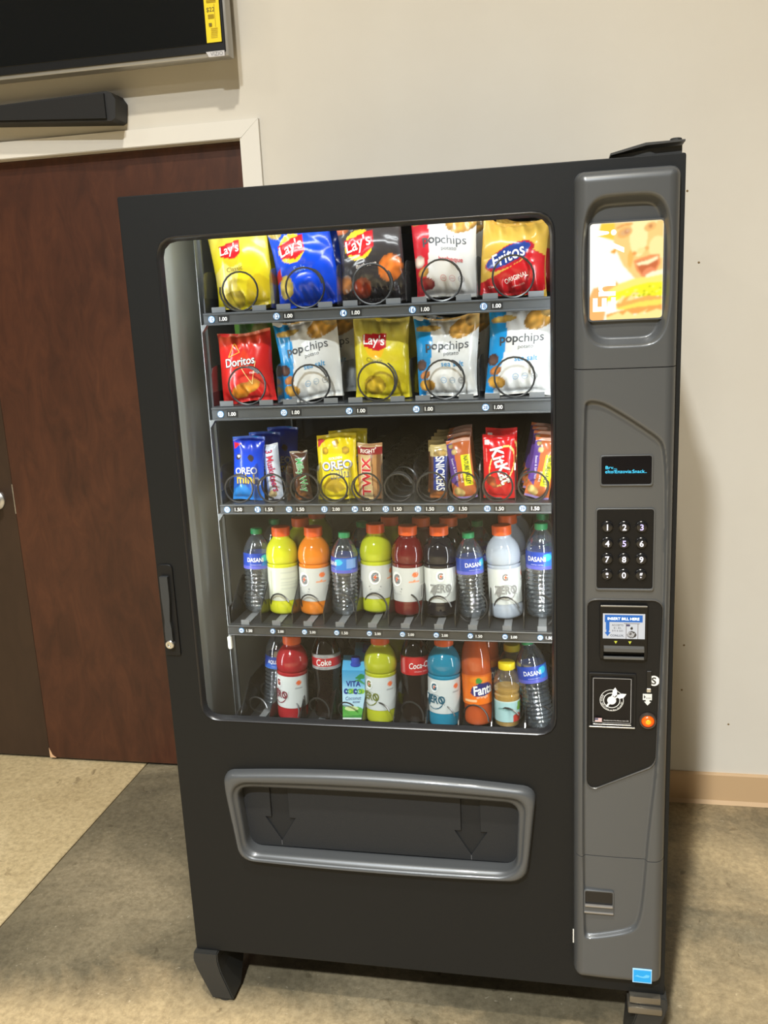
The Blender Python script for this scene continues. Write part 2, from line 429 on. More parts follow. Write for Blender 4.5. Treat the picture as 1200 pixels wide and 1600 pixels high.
def vnoise(x, z, seed, f):
    r = np.random.RandomState(seed); o = np.zeros_like(x)
    for k in range(5):
        th = r.uniform(0, 2 * PI); ff = f * r.uniform(0.6, 1.7); ph = r.uniform(0, 6.3)
        o += np.sin(ff * (x * math.cos(th) + z * math.sin(th)) + ph + 1.3 * np.sin(ff * 0.6 * (x * math.sin(th) - z * math.cos(th)) + ph * 2))
    return o / 5
def paint(U, V, base, ops, asp=1.0):
    """colours of flat print at points U,V in 0..1; asp = width / height"""
    C = np.empty(U.shape + (3,)); C[:] = base
    for op in ops:
        k = op[0]
        if k == 'r':
            m = (U >= op[1]) & (U <= op[3]) & (V >= op[2]) & (V <= op[4]); C[m] = op[5]
        elif k == 'e':
            du = (U - op[1]) * asp; dv = V - op[2]; a = math.radians(op[6]) if len(op) > 6 else 0
            p = du * math.cos(a) + dv * math.sin(a); q = -du * math.sin(a) + dv * math.cos(a)
            m = (p / (op[3] * asp)) ** 2 + (q / op[4]) ** 2 <= 1; C[m] = op[5]
        elif k == 'p':
            pts = op[1]; ins = np.zeros(U.shape, bool)
            for i in range(len(pts)):
                (x0, y0), (x1, y1) = pts[i], pts[(i + 1) % len(pts)]
                if y0 == y1: continue
                c = ((y0 > V) != (y1 > V)) & (U < (x1 - x0) * (V - y0) / (y1 - y0) + x0); ins ^= c
            C[ins] = op[2]
        elif k == 'g':
            t = np.clip((V - op[1]) / (op[2] - op[1]), 0, 1)[..., None]; C = C * (1 - t) + np.array(op[3], float) * t
        elif k == 'gu':
            t = np.clip((U - op[1]) / (op[2] - op[1]), 0, 1)[..., None]; C = C * (1 - t) + np.array(op[3], float) * t
        elif k == 'chip':      # a printed crisp: ellipse with mottled tone
            du = (U - op[1]) * asp; dv = V - op[2]; a = math.radians(op[6])
            p = du * math.cos(a) + dv * math.sin(a); q = -du * math.sin(a) + dv * math.cos(a)
            e = (p / (op[3] * asp)) ** 2 + (q / op[4]) ** 2; m = e <= 1
            t = np.clip(0.75 + 0.25 * vnoise(U * 40 * asp, V * 40, int(op[1] * 97 + op[2] * 31), 1.0) + 0.25 * (1 - e), 0, 1.25)[..., None]
            C = np.where(m[..., None], np.clip(np.array(op[5], float) * t, 0, 255), C)
    return C
def set_print(me, C):
    c = np.clip(C.reshape(-1, 3) / 255.0, 0, 1)
    l = np.where(c <= 0.04045, c / 12.92, ((c + 0.055) / 1.055) ** 2.4)
    a = me.attributes.new('print', 'FLOAT_COLOR', 'POINT')
    a.data.foreach_set('color', np.c_[l, np.ones(len(l))].ravel().astype(np.float32))

# ------------------------------------------------------------------ the room
YW = 1.025
fb = MB().box(-8, 8, -12, 1.3, -0.2, -0.02)
floor = build('floor', fb, mat('floor_bed', (40, 38, 34), 0.9)); tag(floor, 'bare concrete floor cast in two slabs with a joint', 'floor', kind='structure')
C_TAN = concrete_mat('concrete_tan', (184, 163, 121), (200, 179, 136), (212, 192, 151), 3.1)
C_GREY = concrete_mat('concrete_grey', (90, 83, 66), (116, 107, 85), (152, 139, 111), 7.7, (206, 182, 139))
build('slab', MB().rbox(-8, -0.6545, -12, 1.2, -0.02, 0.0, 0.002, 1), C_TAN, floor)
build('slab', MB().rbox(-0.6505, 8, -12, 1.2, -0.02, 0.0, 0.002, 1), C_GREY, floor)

DX0, DX1, DZ = -1.975, -0.088, 2.103
wl = plate('wall_back', [(-8, -0.02), (DX0, -0.02), (DX0, DZ), (DX1, DZ), (DX1, -0.02), (8, -0.02), (8, 6.6), (-8, 6.6)], [], YW, YW + 0.16, M_WALL)
tag(wl, 'cream painted wall behind the vending machine', 'wall', kind='structure')
for x, z in ((1.221, 1.667), (1.211, 0.528), (1.208, 0.380), (1.35, 0.27), (1.185, 1.86)):
    build('nail_hole', MB().lathe([(0.0032, 0), (0.0022, -0.0006)], 10, axis='y', c=(x, YW - 0.0001, z)), mat('nail_hole_brown', (120, 98, 60), 0.8), wl)
# casing round the doors, mitred at the corner
t1 = build('trim_1', MB().prism([(DX0 - 0.055, DZ + 0.045), (DX0, DZ - 0.004), (DX1 - 0.001, DZ - 0.004), (-0.033, DZ + 0.045)], YW - 0.014, YW), M_WHITE, normals=True)
tag(t1, 'white head casing over the brown double doors', 'trim', kind='structure')
t2 = build('trim_2', MB().prism([(DX1 + 0.0, 0), (-0.033, 0), (-0.033, DZ + 0.045), (DX1, DZ - 0.004)], YW - 0.0135, YW), M_WHITE, normals=True)
build('door_jamb', MB().box(DX1 - 0.006, DX1 - 0.0005, YW - 0.012, YW + 0.1, 0, DZ - 0.004), M_WHITE, t2)
tag(t2, 'white side casing of the brown double doors', 'trim', kind='structure')
build('head_jamb', MB().box(DX0, DX1 - 0.006, YW - 0.012, YW + 0.1, DZ - 0.006, DZ - 0.0045), M_WHITE, t1)
bb = build('baseboard_right', MB().prism_x([(YW - 0.016, 0.0), (YW, 0.0), (YW, 0.104), (YW - 0.006, 0.104), (YW - 0.009, 0.098), (YW - 0.009, 0.012)], -0.032, 8.0), mat('tan_vinyl', (196, 164, 124), 0.5), normals=True)
tag(bb, 'tan vinyl baseboard along the cream wall', 'baseboard', kind='structure')
M_D1 = wood_mat('walnut_veneer', (58, 30, 17), (73, 39, 23), (86, 48, 28))
M_D2 = wood_mat('dark_walnut_veneer', (50, 34, 22), (54, 37, 25), (58, 40, 27))
d1 = build('door_1', MB().rbox(-1.033, -0.0965, 1.050, 1.094, 0.012, 2.0965, 0.0015, 1), M_D1)
tag(d1, 'reddish brown wood veneer door leaf beside the vending machine', 'door', kind='structure')
build('edge_plate', MB().box(-1.0345, -1.0315, 1.0485, 1.075, 0.945, 1.050), M_STEEL, d1)
build('corner_chip', MB().prism([(-1.0332, 0.0115), (-1.008, 0.0115), (-1.022, 0.022), (-1.0332, 0.050)], 1.0494, 1.053), mat('raw_wood', (212, 170, 128), 0.8), d1)
hg = build('hinge', MB().lathe([(0.007, 0), (0.007, 0.09)], 14, c=(-0.0925, 1.044, 1.905)).lathe([(0.004, 0), (0.0085, 0.003), (0.0085, 0.008), (0.003, 0.013)], 14, c=(-0.0925, 1.044, 1.995)), M_STEEL, d1, 30)
d2 = build('door_2', MB().rbox(-1.969, -1.0365, 1.056, 1.098, 0.012, 2.0965, 0.0015, 1), M_D2)
tag(d2, 'dark brown wood door leaf with a round steel knob', 'door', kind='structure')
kn = build('knob', MB().lathe([(0.033, 0.0), (0.033, -0.006), (0.028, -0.010), (0.013, -0.013), (0.012, -0.034), (0.022, -0.042), (0.028, -0.052), (0.0275, -0.062), (0.020, -0.070), (0.010, -0.072)], 36, axis='y', c=(-1.105, 1.056, 0.992)), mat('brushed_steel', (196, 194, 190), 0.32, 0.9), d2, 40)
build('keyway', MB().lathe([(0.009, 0.0), (0.009, -0.0015)], 20, axis='y', c=(-1.105, 0.985, 0.992)), mat('knob_core', (110, 106, 98), 0.4, 0.8), kn, 30)

M_ROOM = mat('room_paint', (128, 126, 122), 0.8)
for nm, b_, lab in (('wall_front', (-8, 8, -12.1, -12.0, -0.02, 6.6), 'plain painted wall across the room'), ('wall_left', (-8.1, -8.0, -12, 1.2, -0.02, 6.6), 'plain painted side wall beyond the doors'), ('wall_right', (8.0, 8.1, -12, 1.2, -0.02, 6.6), 'plain painted side wall of the hall'), ('ceiling', (-8, 8, -12, 1.2, 6.6, 6.7), 'plain pale ceiling high above the floor')):
    tag(build(nm, MB().box(*b_), M_ROOM), lab, nm.split('_')[0], kind='structure')

# ------------------------------------------------------------------ television and soundbar
tv = empty('television', (-0.62, 0.96, 2.30))
def tvp(name, mb, m, angle=None, parent=tv): 
    o = build(name, mb, m, parent, angle, loc=(0.62, -0.96, -2.30) if parent is tv else None); return o
TX0, TX1, TZ0, TZ1 = -1.18, -0.076, 2.3005, 2.94
M_TVS = mat('tv_silver', (168, 166, 160), 0.35, 0.5)
tvp('housing', MB().rbox(TX0, TX1, 0.925, 0.968, TZ0, TZ1, 0.004, 2), M_TVS, 35)
tvp('bezel', MB().rbox(TX0 + 0.006, TX1 - 0.008, 0.921, 0.93, TZ0 + 0.011, TZ1 - 0.006, 0.0015, 1), mat('tv_bezel', (26, 27, 28), 0.3), 35)
scr = tvp('screen', MB().rbox(TX0 + 0.018, TX1 - 0.0145, 0.9195, 0.926, TZ0 + 0.0335, TZ1 - 0.018, 0.0008, 1), mat('tv_screen', (20, 22, 23), 0.16), 35)
tvp('wall_mount', MB().box(-0.85, -0.40, 0.968, 1.024, 2.42, 2.82), M_RUB)
tvp('badge', MB().prism([(-0.134, 2.2995), (-0.087, 2.2995), (-0.087, 2.3135), (-0.142, 2.3135)], 0.9185, 0.926), mat('badge_white', (206, 204, 205), 0.4))
lb = lettering('badge_lettering', [(('text', 'VIZIO', 0.037, 0.0, 1.0), -0.110, 2.3066, (120, 120, 124))], flat_surf(0.9185), tv); lb.location = (0.62, -0.96, -2.30)
M_YEL = mat('sticker_yellow', (240, 214, 10), 0.45)
stk = tvp('energy_sticker', MB().box(-0.1365, -0.0925, 0.9188, 0.9198, 2.3365, 2.50), M_YEL)
it = [(('text', '$22', 0.024, 0.01), -0.1185, 2.420, (110, 96, 20))]
for k in range(6): it.append((('poly', [(-0.010, -0.0012), (0.010, -0.0012), (0.010, 0.0012), (-0.010, 0.0012)]), -0.113 + 0.0004 * k, 2.349 + 0.0046 * k, (196, 170, 12)))
for k in range(3): it.append((('poly', [(-0.009, -0.0012), (0.009, -0.0012), (0.009, 0.0012), (-0.009, 0.0012)]), -0.118, 2.399 + 0.004 * k, (176, 152, 14)))
for k in range(4): it.append((('poly', [(-0.014, -0.0012), (0.014, -0.0012), (0.014, 0.0012), (-0.014, 0.0012)]), -0.115, 2.440 + 0.004 * k, (186, 160, 14)))
it.append((('line', [(0, -0.03), (0, 0.03)], 0.001), -0.1065, 2.405, (176, 152, 14)))
it.append((('poly', [(-0.0045, -0.004), (0.0045, -0.004), (0.0045, 0.004), (-0.0045, 0.004)]), -0.1215, 2.382, (120, 104, 30)))
st2 = lettering('sticker_lettering', it, flat_surf(0.9188), stk)
tag(tv, 'flat screen television with a yellow sticker, mounted high above the doors', 'television')

sb = empty('soundbar', (-0.70, 0.98, 2.17))
pf = [(-1.05, 2.205), (-0.465, 2.164), (-0.452, 2.170), (-0.445, 2.222), (-0.458, 2.242), (-0.472, 2.2465), (-1.05, 2.232)]
v = [(p[0], 0.945, p[1]) for p in pf] + [(p[0] - 0.004 * (1 if p[0] > -0.5 else 0), 0.936, 2.2 + (p[1] - 2.2) * 0.80) for p in pf]
mbs = MB().prism(pf, 0.945, 1.022)
build('body', mbs, mat('soundbar_black', (30, 30, 30), 0.55), sb, loc=(0.70, -0.98, -2.17), normals=True)
pg = [(-1.05, 2.2085), (-0.478, 2.1705), (-0.478, 2.2395), (-1.05, 2.228)]
build('grille', MB().prism(pg, 0.938, 0.9455), powder_mat('speaker_cloth', (38, 38, 38), 0.85, 600, 0.6), sb, loc=(0.70, -0.98, -2.17), normals=True)
tag(sb, 'black wedge shaped soundbar on the wall under the television', 'soundbar')

# ------------------------------------------------------------------ the vending machine
VM = empty('vending_machine', (0.525, 0.44, 0.0))
tag(VM, 'black vending machine with a glass front and grey control column', 'vending machine')
OFF = (-0.525, -0.44, 0.0)
def part(name, mb, m, angle=None, normals=False, parent=None):
    return build(name, mb, m, parent or VM, angle, OFF if parent is None else None, normals)
def vplate(name, outer, holes, y0, y1, m, bevel=0.0, angle=None, parent=None):
    o = plate(name, outer, holes, y0, y1, m, parent or VM, bevel, angle)
    if parent is None: o.location = OFF
    return o
def vletters(name, items, y, parent=None, emit=0.0):
    o = lettering(name, items, flat_surf(y), parent or VM, emit)
    if parent is None: o.location = OFF
    return o
ZB, ZT = 0.139, 1.811
# cabinet: outer shell and liner (all boxes, open at the front)
cb = MB()
cb.box(0.0, 0.022, 0.045, 0.93, ZB, ZT); cb.box(0.868, 1.05, 0.045, 0.93, ZB, ZT)
cb.box(0.022, 0.868, 0.045, 0.93, ZT - 0.022, ZT); cb.box(0.022, 0.868, 0.90, 0.93, ZB, ZT - 0.022); cb.box(0.022, 0.868, 0.045, 0.90, ZB, ZB + 0.03)
part('cabinet', cb, M_BLACK2)
part('inner_back', MB().box(0.026, 0.866, 0.86, 0.875, 0.60, 1.785), M_LINER_D)
part('inner_side', MB().box(0.025, 0.033, 0.046, 0.86, 0.60, 1.785), M_LINER)
part('inner_side', MB().box(0.860, 0.867, 0.046, 0.86, 0.60, 1.785), M_LINER)
part('inner_top', MB().box(0.033, 0.860, 0.08, 0.86, 1.782, 1.788), M_LINER)
part('inner_floor', MB().box(0.033, 0.860, 0.075, 0.86, 0.592, 0.602), M_LINER_D)
for x in (0.094, 0.838):
    u = MB().box(x - 0.0035, x + 0.004, 0.158, 0.164, 0.602, 1.782).box(x - 0.0035, x - 0.002, 0.140, 0.158, 0.602, 1.782)
    part('upright', u, M_ALU)
part('upright', MB().box(0.0335, 0.037, 0.092, 0.104, 0.602, 1.782), M_ALU)
part('upright', MB().box(0.082, 0.086, 0.76, 0.80, 0.602, 1.782), M_ALU)
# door
win_o = rrect(0.073, 0.827, 0.724, 1.729, 0.036)
WIN = rrect(0.071, 0.829, 0.722, 1.731, 0.038)
DEL_O = fillet([(0.1335, 0.392), (0.768, 0.392), (0.790, 0.6085), (0.107, 0.6085)], [0.034, 0.034, 0.034, 0.034], 10, [0.006, 0.0, 0.012, 0.0])
DEL_I = fillet([(0.152, 0.411), (0.745, 0.411), (0.752, 0.570), (0.139, 0.570)], 0.030, 10, [0.002, 0, 0.003, 0])
hole = fillet([(0.147, 0.405), (0.750, 0.405), (0.760, 0.582), (0.132, 0.582)], 0.03, 10)
vplate('door_face', rrect(0.0, 1.05, ZB, ZT, 0.004, 3), [WIN, hole], 0.0, 0.016, M_BLACK, 0.0015, 35)
gk = MB(); WI2 = rrect(0.079, 0.821, 0.730, 1.723, 0.032)
WO2 = rrect(0.0695, 0.8305, 0.7205, 1.7325, 0.0395)
loft(gk, WO2, WI2, [(0.0, 0.0006), (0.06, -0.0016), (0.22, -0.0024), (0.40, -0.0014), (0.60, 0.0020), (0.80, 0.0075), (1.0, 0.0125)], 220)
part('window_gasket', gk, mat('gasket_black', (34, 34, 35), 0.28), 50)
part('glass_pane', MB().box(0.072, 0.828, 0.0105, 0.0145, 0.723, 1.730), M_GLASS)
part('door_return', MB().box(0.0, 0.012, 0.016, 0.044, ZB, ZT).box(1.038, 1.05, 0.016, 0.044, ZB, ZT).box(0.012, 1.038, 0.016, 0.044, ZB, ZB + 0.012).box(0.012, 1.038, 0.016, 0.044, ZT - 0.012, ZT), M_BLACK)
part('light_strip', MB().box(0.036, 0.042, 0.043, 0.056, 0.74, 1.70), mat('strip_housing', (225, 228, 230), 0.4))
part('light_strip', MB().box(0.858, 0.8598, 0.043, 0.056, 0.74, 1.70), mat('strip_housing', (225, 228, 230), 0.4))
# delivery hatch
bz = MB()
loft(bz, DEL_O, DEL_I, [(0.0, 0.001), (0.02, -0.010), (0.10, -0.018), (0.25, -0.0215), (0.45, -0.021), (0.60, -0.0175), (0.62, -0.0150), (0.80, -0.0120), (0.93, -0.0095), (1.0, -0.004), (1.0, 0.036)], 200)
part('hatch_bezel', bz, M_GREY, 50)
ARW = []
for cx, tz in ((0.2245, 0.416), (0.6485, 0.413)):
    ARW.append([(cx, tz + 0.012), (cx + 0.035, tz + 0.069), (cx + 0.0205, tz + 0.069), (cx + 0.0205, 0.5740), (cx - 0.0205, 0.5740), (cx - 0.0205, tz + 0.069), (cx - 0.035, tz + 0.069)])
fl = vplate('hatch_flap', fillet([(0.150, 0.4135), (0.7465, 0.4135), (0.7525, 0.5825), (0.134, 0.5825)], 0.026, 8), ARW, 0.018, 0.026, M_FLAP, 0.0012, 40)
part('flap_back', MB().box(0.150, 0.745, 0.0262, 0.029, 0.420, 0.580), M_RUB, parent=fl)
for k, (cx, tz) in enumerate(((0.2245, 0.416), (0.6485, 0.413))):
    part('arrow', MB().prism(ARW[k], 0.0228, 0.0260), powder_mat('arrow_plastic', (30, 31, 32), 0.6, 420, 0.6) if 'arrow_plastic' not in bpy.data.materials else bpy.data.materials['arrow_plastic'], normals=True, parent=fl)
    part('arrow_seam', MB().box(cx - 0.0006, cx + 0.0006, 0.0172, 0.0182, tz + 0.002, tz + 0.012), mat('seam_grey', (96, 96, 98), 0.5), parent=fl)
part('white_tab', MB().box(0.8612, 0.8632, -0.005, -0.0005, 0.250, 0.280), M_WHITE)
part('delivery_bin', MB().box(0.12, 0.77, 0.20, 0.21, 0.38, 0.60).box(0.12, 0.77, 0.042, 0.20, 0.38, 0.39), M_RUB)
# latch handle on the left stile
vplate('latch_plate', fillet([(0.003, 0.871), (0.037, 0.871), (0.037, 1.0745), (0.003, 1.0745)], [0.004, 0.004, 0.010, 0.010], 6), [], -0.004, 0.002, M_PLATE, 0.0012, 40)
lv = MB().prism([(0.0105, 1.050), (0.0105, 1.002), (0.0125, 0.952), (0.0105, 0.935), (0.0105, 0.908), (0.0265, 0.908), (0.0265, 0.935), (0.0245, 0.952), (0.0285, 1.002), (0.0285, 1.050)][::-1], -0.013, -0.003)
lvo = part('latch_lever', lv, powder_mat('lever_black', (52, 54, 55), 0.4), normals=True)
part('lock_cylinder', MB().lathe([(0.0095, -0.003), (0.0095, -0.013), (0.008, -0.0145), (0.0045, -0.0145), (0.004, -0.012)], 24, axis='y', c=(0.0185, 0, 0.899)), M_STEEL, 40)
# hinge bracket on top
hb = MB().prism([(0.928, 1.811), (1.000, 1.811), (1.000, 1.8165), (0.985, 1.8225), (0.982, 1.8225), (0.928, 1.8165)], 0.02, 0.10)
hb.prism([(0.925, 1.8165), (0.985, 1.8285), (1.049, 1.8305), (1.049, 1.8335), (0.984, 1.8330), (0.925, 1.8200)], 0.008, 0.12)
hb.prism([(0.985, 1.8115), (1.046, 1.8115), (1.046, 1.8265), (0.985, 1.8245)], 0.024, 0.05)
hb.lathe([(0.010, 1.833), (0.010, 1.8385), (0.008, 1.8395)], 14, c=(1.036, 0.03, 0))
part('hinge_bracket', hb, mat('hinge_black', (50, 50, 48), 0.5), normals=True)
# legs
def leg(flip, back):
    bm = bmesh.new()
    f = (lambda x: 1.05 - x) if flip else (lambda x: x)
    yy = (lambda y: 0.93 - y) if back else (lambda y: y)
    top = [(-0.004, -0.014), (0.054, -0.014), (0.054, 0.21), (-0.004, 0.21)]
    mid = [(-0.007, -0.014), (0.054, -0.014), (0.054, 0.20), (-0.007, 0.20)]
    low = [(0.000, -0.012), (0.058, -0.012), (0.058, 0.17), (0.000, 0.17)]
    bot = [(0.027, -0.004), (0.080, -0.004), (0.080, 0.05), (0.027, 0.05)]
    V = []
    for ring, z in ((top, ZB - 0.001), (mid, 0.116), (low, 0.088), (bot, 0.008)):
        V.append([bm.verts.new((f(p[0]), yy(p[1] + 0.003), z)) for p in ring])
    for a, b in zip(V[:-1], V[1:]):
        for i in range(4): bm.faces.new((a[i], a[(i + 1) % 4], b[(i + 1) % 4], b[i]))
    bm.faces.new(V[0]); bm.faces.new(V[-1][::-1])
    bmesh.ops.recalc_face_normals(bm, faces=bm.faces[:])
    bmesh.ops.bevel(bm, geom=bm.edges[:], offset=0.0025, segments=2, affect='EDGES')
    mb = MB().bm(bm); mb.lathe([(0.020, 0.0), (0.020, 0.010)], 16, c=(f(0.054), yy(0.024), 0))
    return mb
M_LEG = powder_mat('leg_black', (46, 46, 44), 0.42)
for fx in (0, 1):
    for bk in (0, 1): part('leg', leg(fx, bk), M_LEG)
part('leg_cap', MB().rbox(0.978, 1.042, -0.013, 0.10, 0.122, 0.1385, 0.002).rbox(0.975, 1.045, -0.018, 0.10, 0.100, 0.116, 0.003), mat('leg_cap_steel', (120, 114, 102), 0.3, 0.7), 35)

# control column: sculpted panels
PX0, PX1, PZ0, PZ1 = 0.863, 1.041, 0.183, 1.791
REC = np.array([(.880, 1.386), (.889, 1.397), (.912, 1.393), (.934, 1.380), (.962, 1.362), (.990, 1.342), (1.012, 1.326), (1.022, 1.309), (1.0275, 1.238), (1.0295, 1.000), (1.0225, .690), (1.008, .535), (1.001, .389), (.993, .330), (.979, .311), (.932, .296), (.892, .286), (.881, .293)])
for _ in range(3):
    REC = np.concatenate([np.stack([REC * 0.75 + np.roll(REC, -1, 0) * 0.25, REC * 0.25 + np.roll(REC, -1, 0) * 0.75], 1).reshape(-1, 2)])
def sdf_poly(X, Z, P):
    d = np.full(X.shape, 1e9); ins = np.zeros(X.shape, bool)
    for i in range(len(P)):
        a, b = P[i], P[(i + 1) % len(P)]; e = b - a
        t = np.clip(((X - a[0]) * e[0] + (Z - a[1]) * e[1]) / (e @ e), 0, 1)
        d = np.minimum(d, np.hypot(X - a[0] - t * e[0], Z - a[1] - t * e[1]))
        if a[1] != b[1]: ins ^= ((a[1] > Z) != (b[1] > Z)) & (X < (b[0] - a[0]) * (Z - a[1]) / (b[1] - a[1]) + a[0])
    return np.where(ins, -d, d)
_th = np.linspace(0, 2 * PI, 72, endpoint=False)
OV = np.c_[0.951 + 0.0765 * np.sign(np.cos(_th)) * np.abs(np.cos(_th)) ** 0.42, 1.6195 + 0.128 * np.sign(np.sin(_th)) * np.abs(np.sin(_th)) ** 0.62]
def sstep(x): x = np.clip(x, 0, 1); return x * x * (3 - 2 * x)
def panel_y(X, Z):
    cx, cz = (PX0 + PX1) / 2, (PZ0 + PZ1) / 2; r = 0.017
    qx = np.abs(X - cx) - (PX1 - PX0) / 2 + r; qz = np.abs(Z - cz) - (PZ1 - PZ0) / 2 + r
    d = -(np.hypot(np.maximum(qx, 0), np.maximum(qz, 0)) + np.minimum(np.maximum(qx, qz), 0) - r)
    d = np.clip(d / 0.021, 0, 1)
    y = -0.004 - 0.028 * np.sqrt(1 - (1 - d) ** 2) - 0.003 * (1 - ((X - cx) / 0.09) ** 2)
    y = y + 0.0095 * sstep((0.003 - sdf_poly(X, Z, REC)) / 0.007)
    y = y + 0.024 * sstep((0.0015 - sdf_poly(X, Z, OV)) / 0.016)
    return y
def panel(name, z0, z1):
    nx, nz = 96, max(8, int((z1 - z0) / 0.0024))
    cx, cz = (PX0 + PX1) / 2, (PZ0 + PZ1) / 2; r = 0.017
    zz = np.linspace(z0, z1, nz); V = []
    e = np.linspace(-1, 1, nx); e = np.sign(e) * (1 - (1 - np.abs(e)) ** 1.25)
    Z = np.repeat(zz[:, None], nx, 1)
    over = np.clip(np.abs(Z - cz) - ((PZ1 - PZ0) / 2 - r), 0, r)
    hw = (PX1 - PX0) / 2 - r + np.sqrt(np.maximum(r * r - over ** 2, 0)) - 0.0001
    X = cx + e[None, :] * hw
    Y = panel_y(X, Z)
    V = np.c_[X.ravel(), Y.ravel(), Z.ravel()]
    f = [(i * nx + j, i * nx + j + 1, (i + 1) * nx + j + 1, (i + 1) * nx + j) for i in range(nz - 1) for j in range(nx - 1)]
    # rim going back to the door so the panel is a solid shell
    rim = [j for j in range(nx)] + [(i + 1) * nx - 1 for i in range(1, nz)] + [(nz - 1) * nx + j for j in range(nx - 2, -1, -1)] + [i * nx for i in range(nz - 2, 0, -1)]
    W = V[rim].copy(); W[:, 1] = 0.0; n0 = len(V); k = len(rim)
    f += [(rim[(i + 1) % k], rim[i], n0 + i, n0 + (i + 1) % k) for i in range(k)]
    return part(name, MB().add(np.r_[V, W], f), M_GREY, 50)
panel('column_panel_upper', 1.4540, PZ1); panel('column_panel_middle', 0.4745, 1.4525); panel('column_panel_lower', PZ0, 0.4730)
part('column_back', MB().box(PX0 + 0.006, PX1 - 0.006, -0.001, 0.0, PZ0 + 0.01, PZ1 - 0.01), M_RUB)

# backlit picture
AX0, AX1, AZ0, AZ1 = 0.8895, 1.0150, 1.5375, 1.7035
nu, nv = 100, 132
U, V_ = np.meshgrid(np.linspace(0, 1, nu), np.linspace(0, 1, nv))
sk = (255, 206, 128)
ad = [('p', [(0.33, 1.0), (0.30, 0.88), (0.36, 0.72), (0.46, 0.56), (0.62, 0.42), (1.0, 0.38), (1.0, 1.0)], sk),
      ('e', 0.66, 0.84, 0.12, 0.20, (255, 238, 170)), ('e', 0.92, 0.72, 0.12, 0.12, (255, 232, 160)), ('e', 0.80, 0.98, 0.10, 0.08, (255, 236, 168)),
      ('p', [(0.16, 1.0), (0.34, 1.0), (0.33, 0.82), (0.12, 0.87)], (255, 206, 70)), ('p', [(0.28, 0.70), (0.36, 0.74), (0.35, 0.68)], (236, 160, 60)),
      ('e', 0.475, 0.890, 0.105, 0.050, (238, 180, 104), 20), ('e', 0.49, 0.895, 0.075, 0.028, (226, 176, 120), 20), ('e', 0.500, 0.897, 0.026, 0.022, (206, 142, 96)), ('e', 0.508, 0.903, 0.008, 0.007, (250, 226, 196)),
      ('p', [(0.36, 0.945), (0.45, 0.975), (0.58, 0.985), (0.58, 0.965), (0.46, 0.955), (0.37, 0.925)], (228, 164, 90)),
      ('e', 0.815, 0.935, 0.085, 0.040, (240, 186, 112), 25), ('e', 0.82, 0.940, 0.028, 0.020, (206, 142, 84)),
      ('p', [(0.52, 0.66), (0.56, 0.72), (0.60, 0.64), (0.56, 0.52), (0.52, 0.56)], (252, 186, 96)),
      ('e', 0.61, 0.675, 0.030, 0.020, (236, 160, 84)), ('e', 0.76, 0.715, 0.045, 0.020, (240, 172, 96), 20), ('e', 0.70, 0.70, 0.06, 0.03, (255, 226, 150), 15),
      ('p', [(0.60, 0.60), (0.70, 0.625), (0.82, 0.65), (0.94, 0.65), (0.96, 0.57), (0.90, 0.48), (0.82, 0.425), (0.72, 0.43), (0.64, 0.50)], (240, 150, 92)),
      ('p', [(0.635, 0.585), (0.93, 0.625), (0.92, 0.55), (0.86, 0.465), (0.80, 0.44), (0.73, 0.45), (0.67, 0.51)], (204, 110, 66)), ('e', 0.81, 0.475, 0.09, 0.05, (238, 146, 100), 20),
      ('p', [(0.63, 0.575), (0.78, 0.600), (0.93, 0.640), (0.92, 0.600), (0.80, 0.555), (0.66, 0.548)], (255, 240, 190)),
      ('p', [(0.0, 0.25), (0.06, 0.34), (0.2, 0.35), (0.36, 0.40), (0.42, 0.36), (0.26, 0.25), (0.2, 0.0), (0.0, 0.0)], (250, 182, 110)),
      ('p', [(0.24, 0.30), (0.40, 0.37), (0.62, 0.42), (0.82, 0.44), (1.0, 0.47), (1.0, 0.30), (0.40, 0.26)], (255, 232, 120)), ('p', [(0.76, 0.45), (0.84, 0.48), (1.0, 0.50), (1.0, 0.45), (0.76, 0.42)], (255, 246, 206)),
      ('p', [(0.22, 0.20), (0.30, 0.27), (0.45, 0.30), (0.60, 0.34), (0.80, 0.37), (1.0, 0.37), (1.0, 0.235), (0.60, 0.235), (0.35, 0.20)], (246, 238, 44)),
      ('p', [(0.36, 0.16), (0.50, 0.23), (0.66, 0.28), (0.62, 0.21), (0.80, 0.24), (1.0, 0.22), (1.0, 0.11), (0.4, 0.10)], (250, 178, 90)),
      ('p', [(0.38, 0.18), (0.45, 0.25), (0.50, 0.25), (0.43, 0.17)], (255, 232, 160)), ('p', [(0.50, 0.19), (0.60, 0.28), (0.68, 0.27), (0.60, 0.20)], (255, 226, 150)),
      ('p', [(0.36, 0.12), (0.70, 0.18), (1.0, 0.20), (1.0, 0.13), (0.42, 0.10)], (255, 226, 96)), ('p', [(0.24, 0.06), (0.60, 0.12), (1.0, 0.14), (1.0, 0.08), (0.24, 0.03)], (246, 166, 84)),
      ('p', [(0.24, 0.0), (0.24, 0.03), (0.40, 0.08), (0.46, 0.05), (0.52, 0.09), (0.62, 0.04), (0.80, 0.10), (0.74, 0.05), (0.92, 0.10), (1.0, 0.08), (1.0, 0.0)], (255, 230, 150))]
C = paint(U, V_, (255, 252, 240), ad, 0.757)
rs = np.random.RandomState(4)
for k in range(46):
    u0, v0 = rs.uniform(0.24, 0.98), rs.uniform(0.225, 0.345)
    if v0 > 0.25 + (u0 - 0.24) * 0.14: continue
    m = ((U - u0) / 0.014) ** 2 + ((V_ - v0) / 0.008) ** 2 < 1; C[m] = (176, 186, 20) if k % 2 else (255, 255, 130)
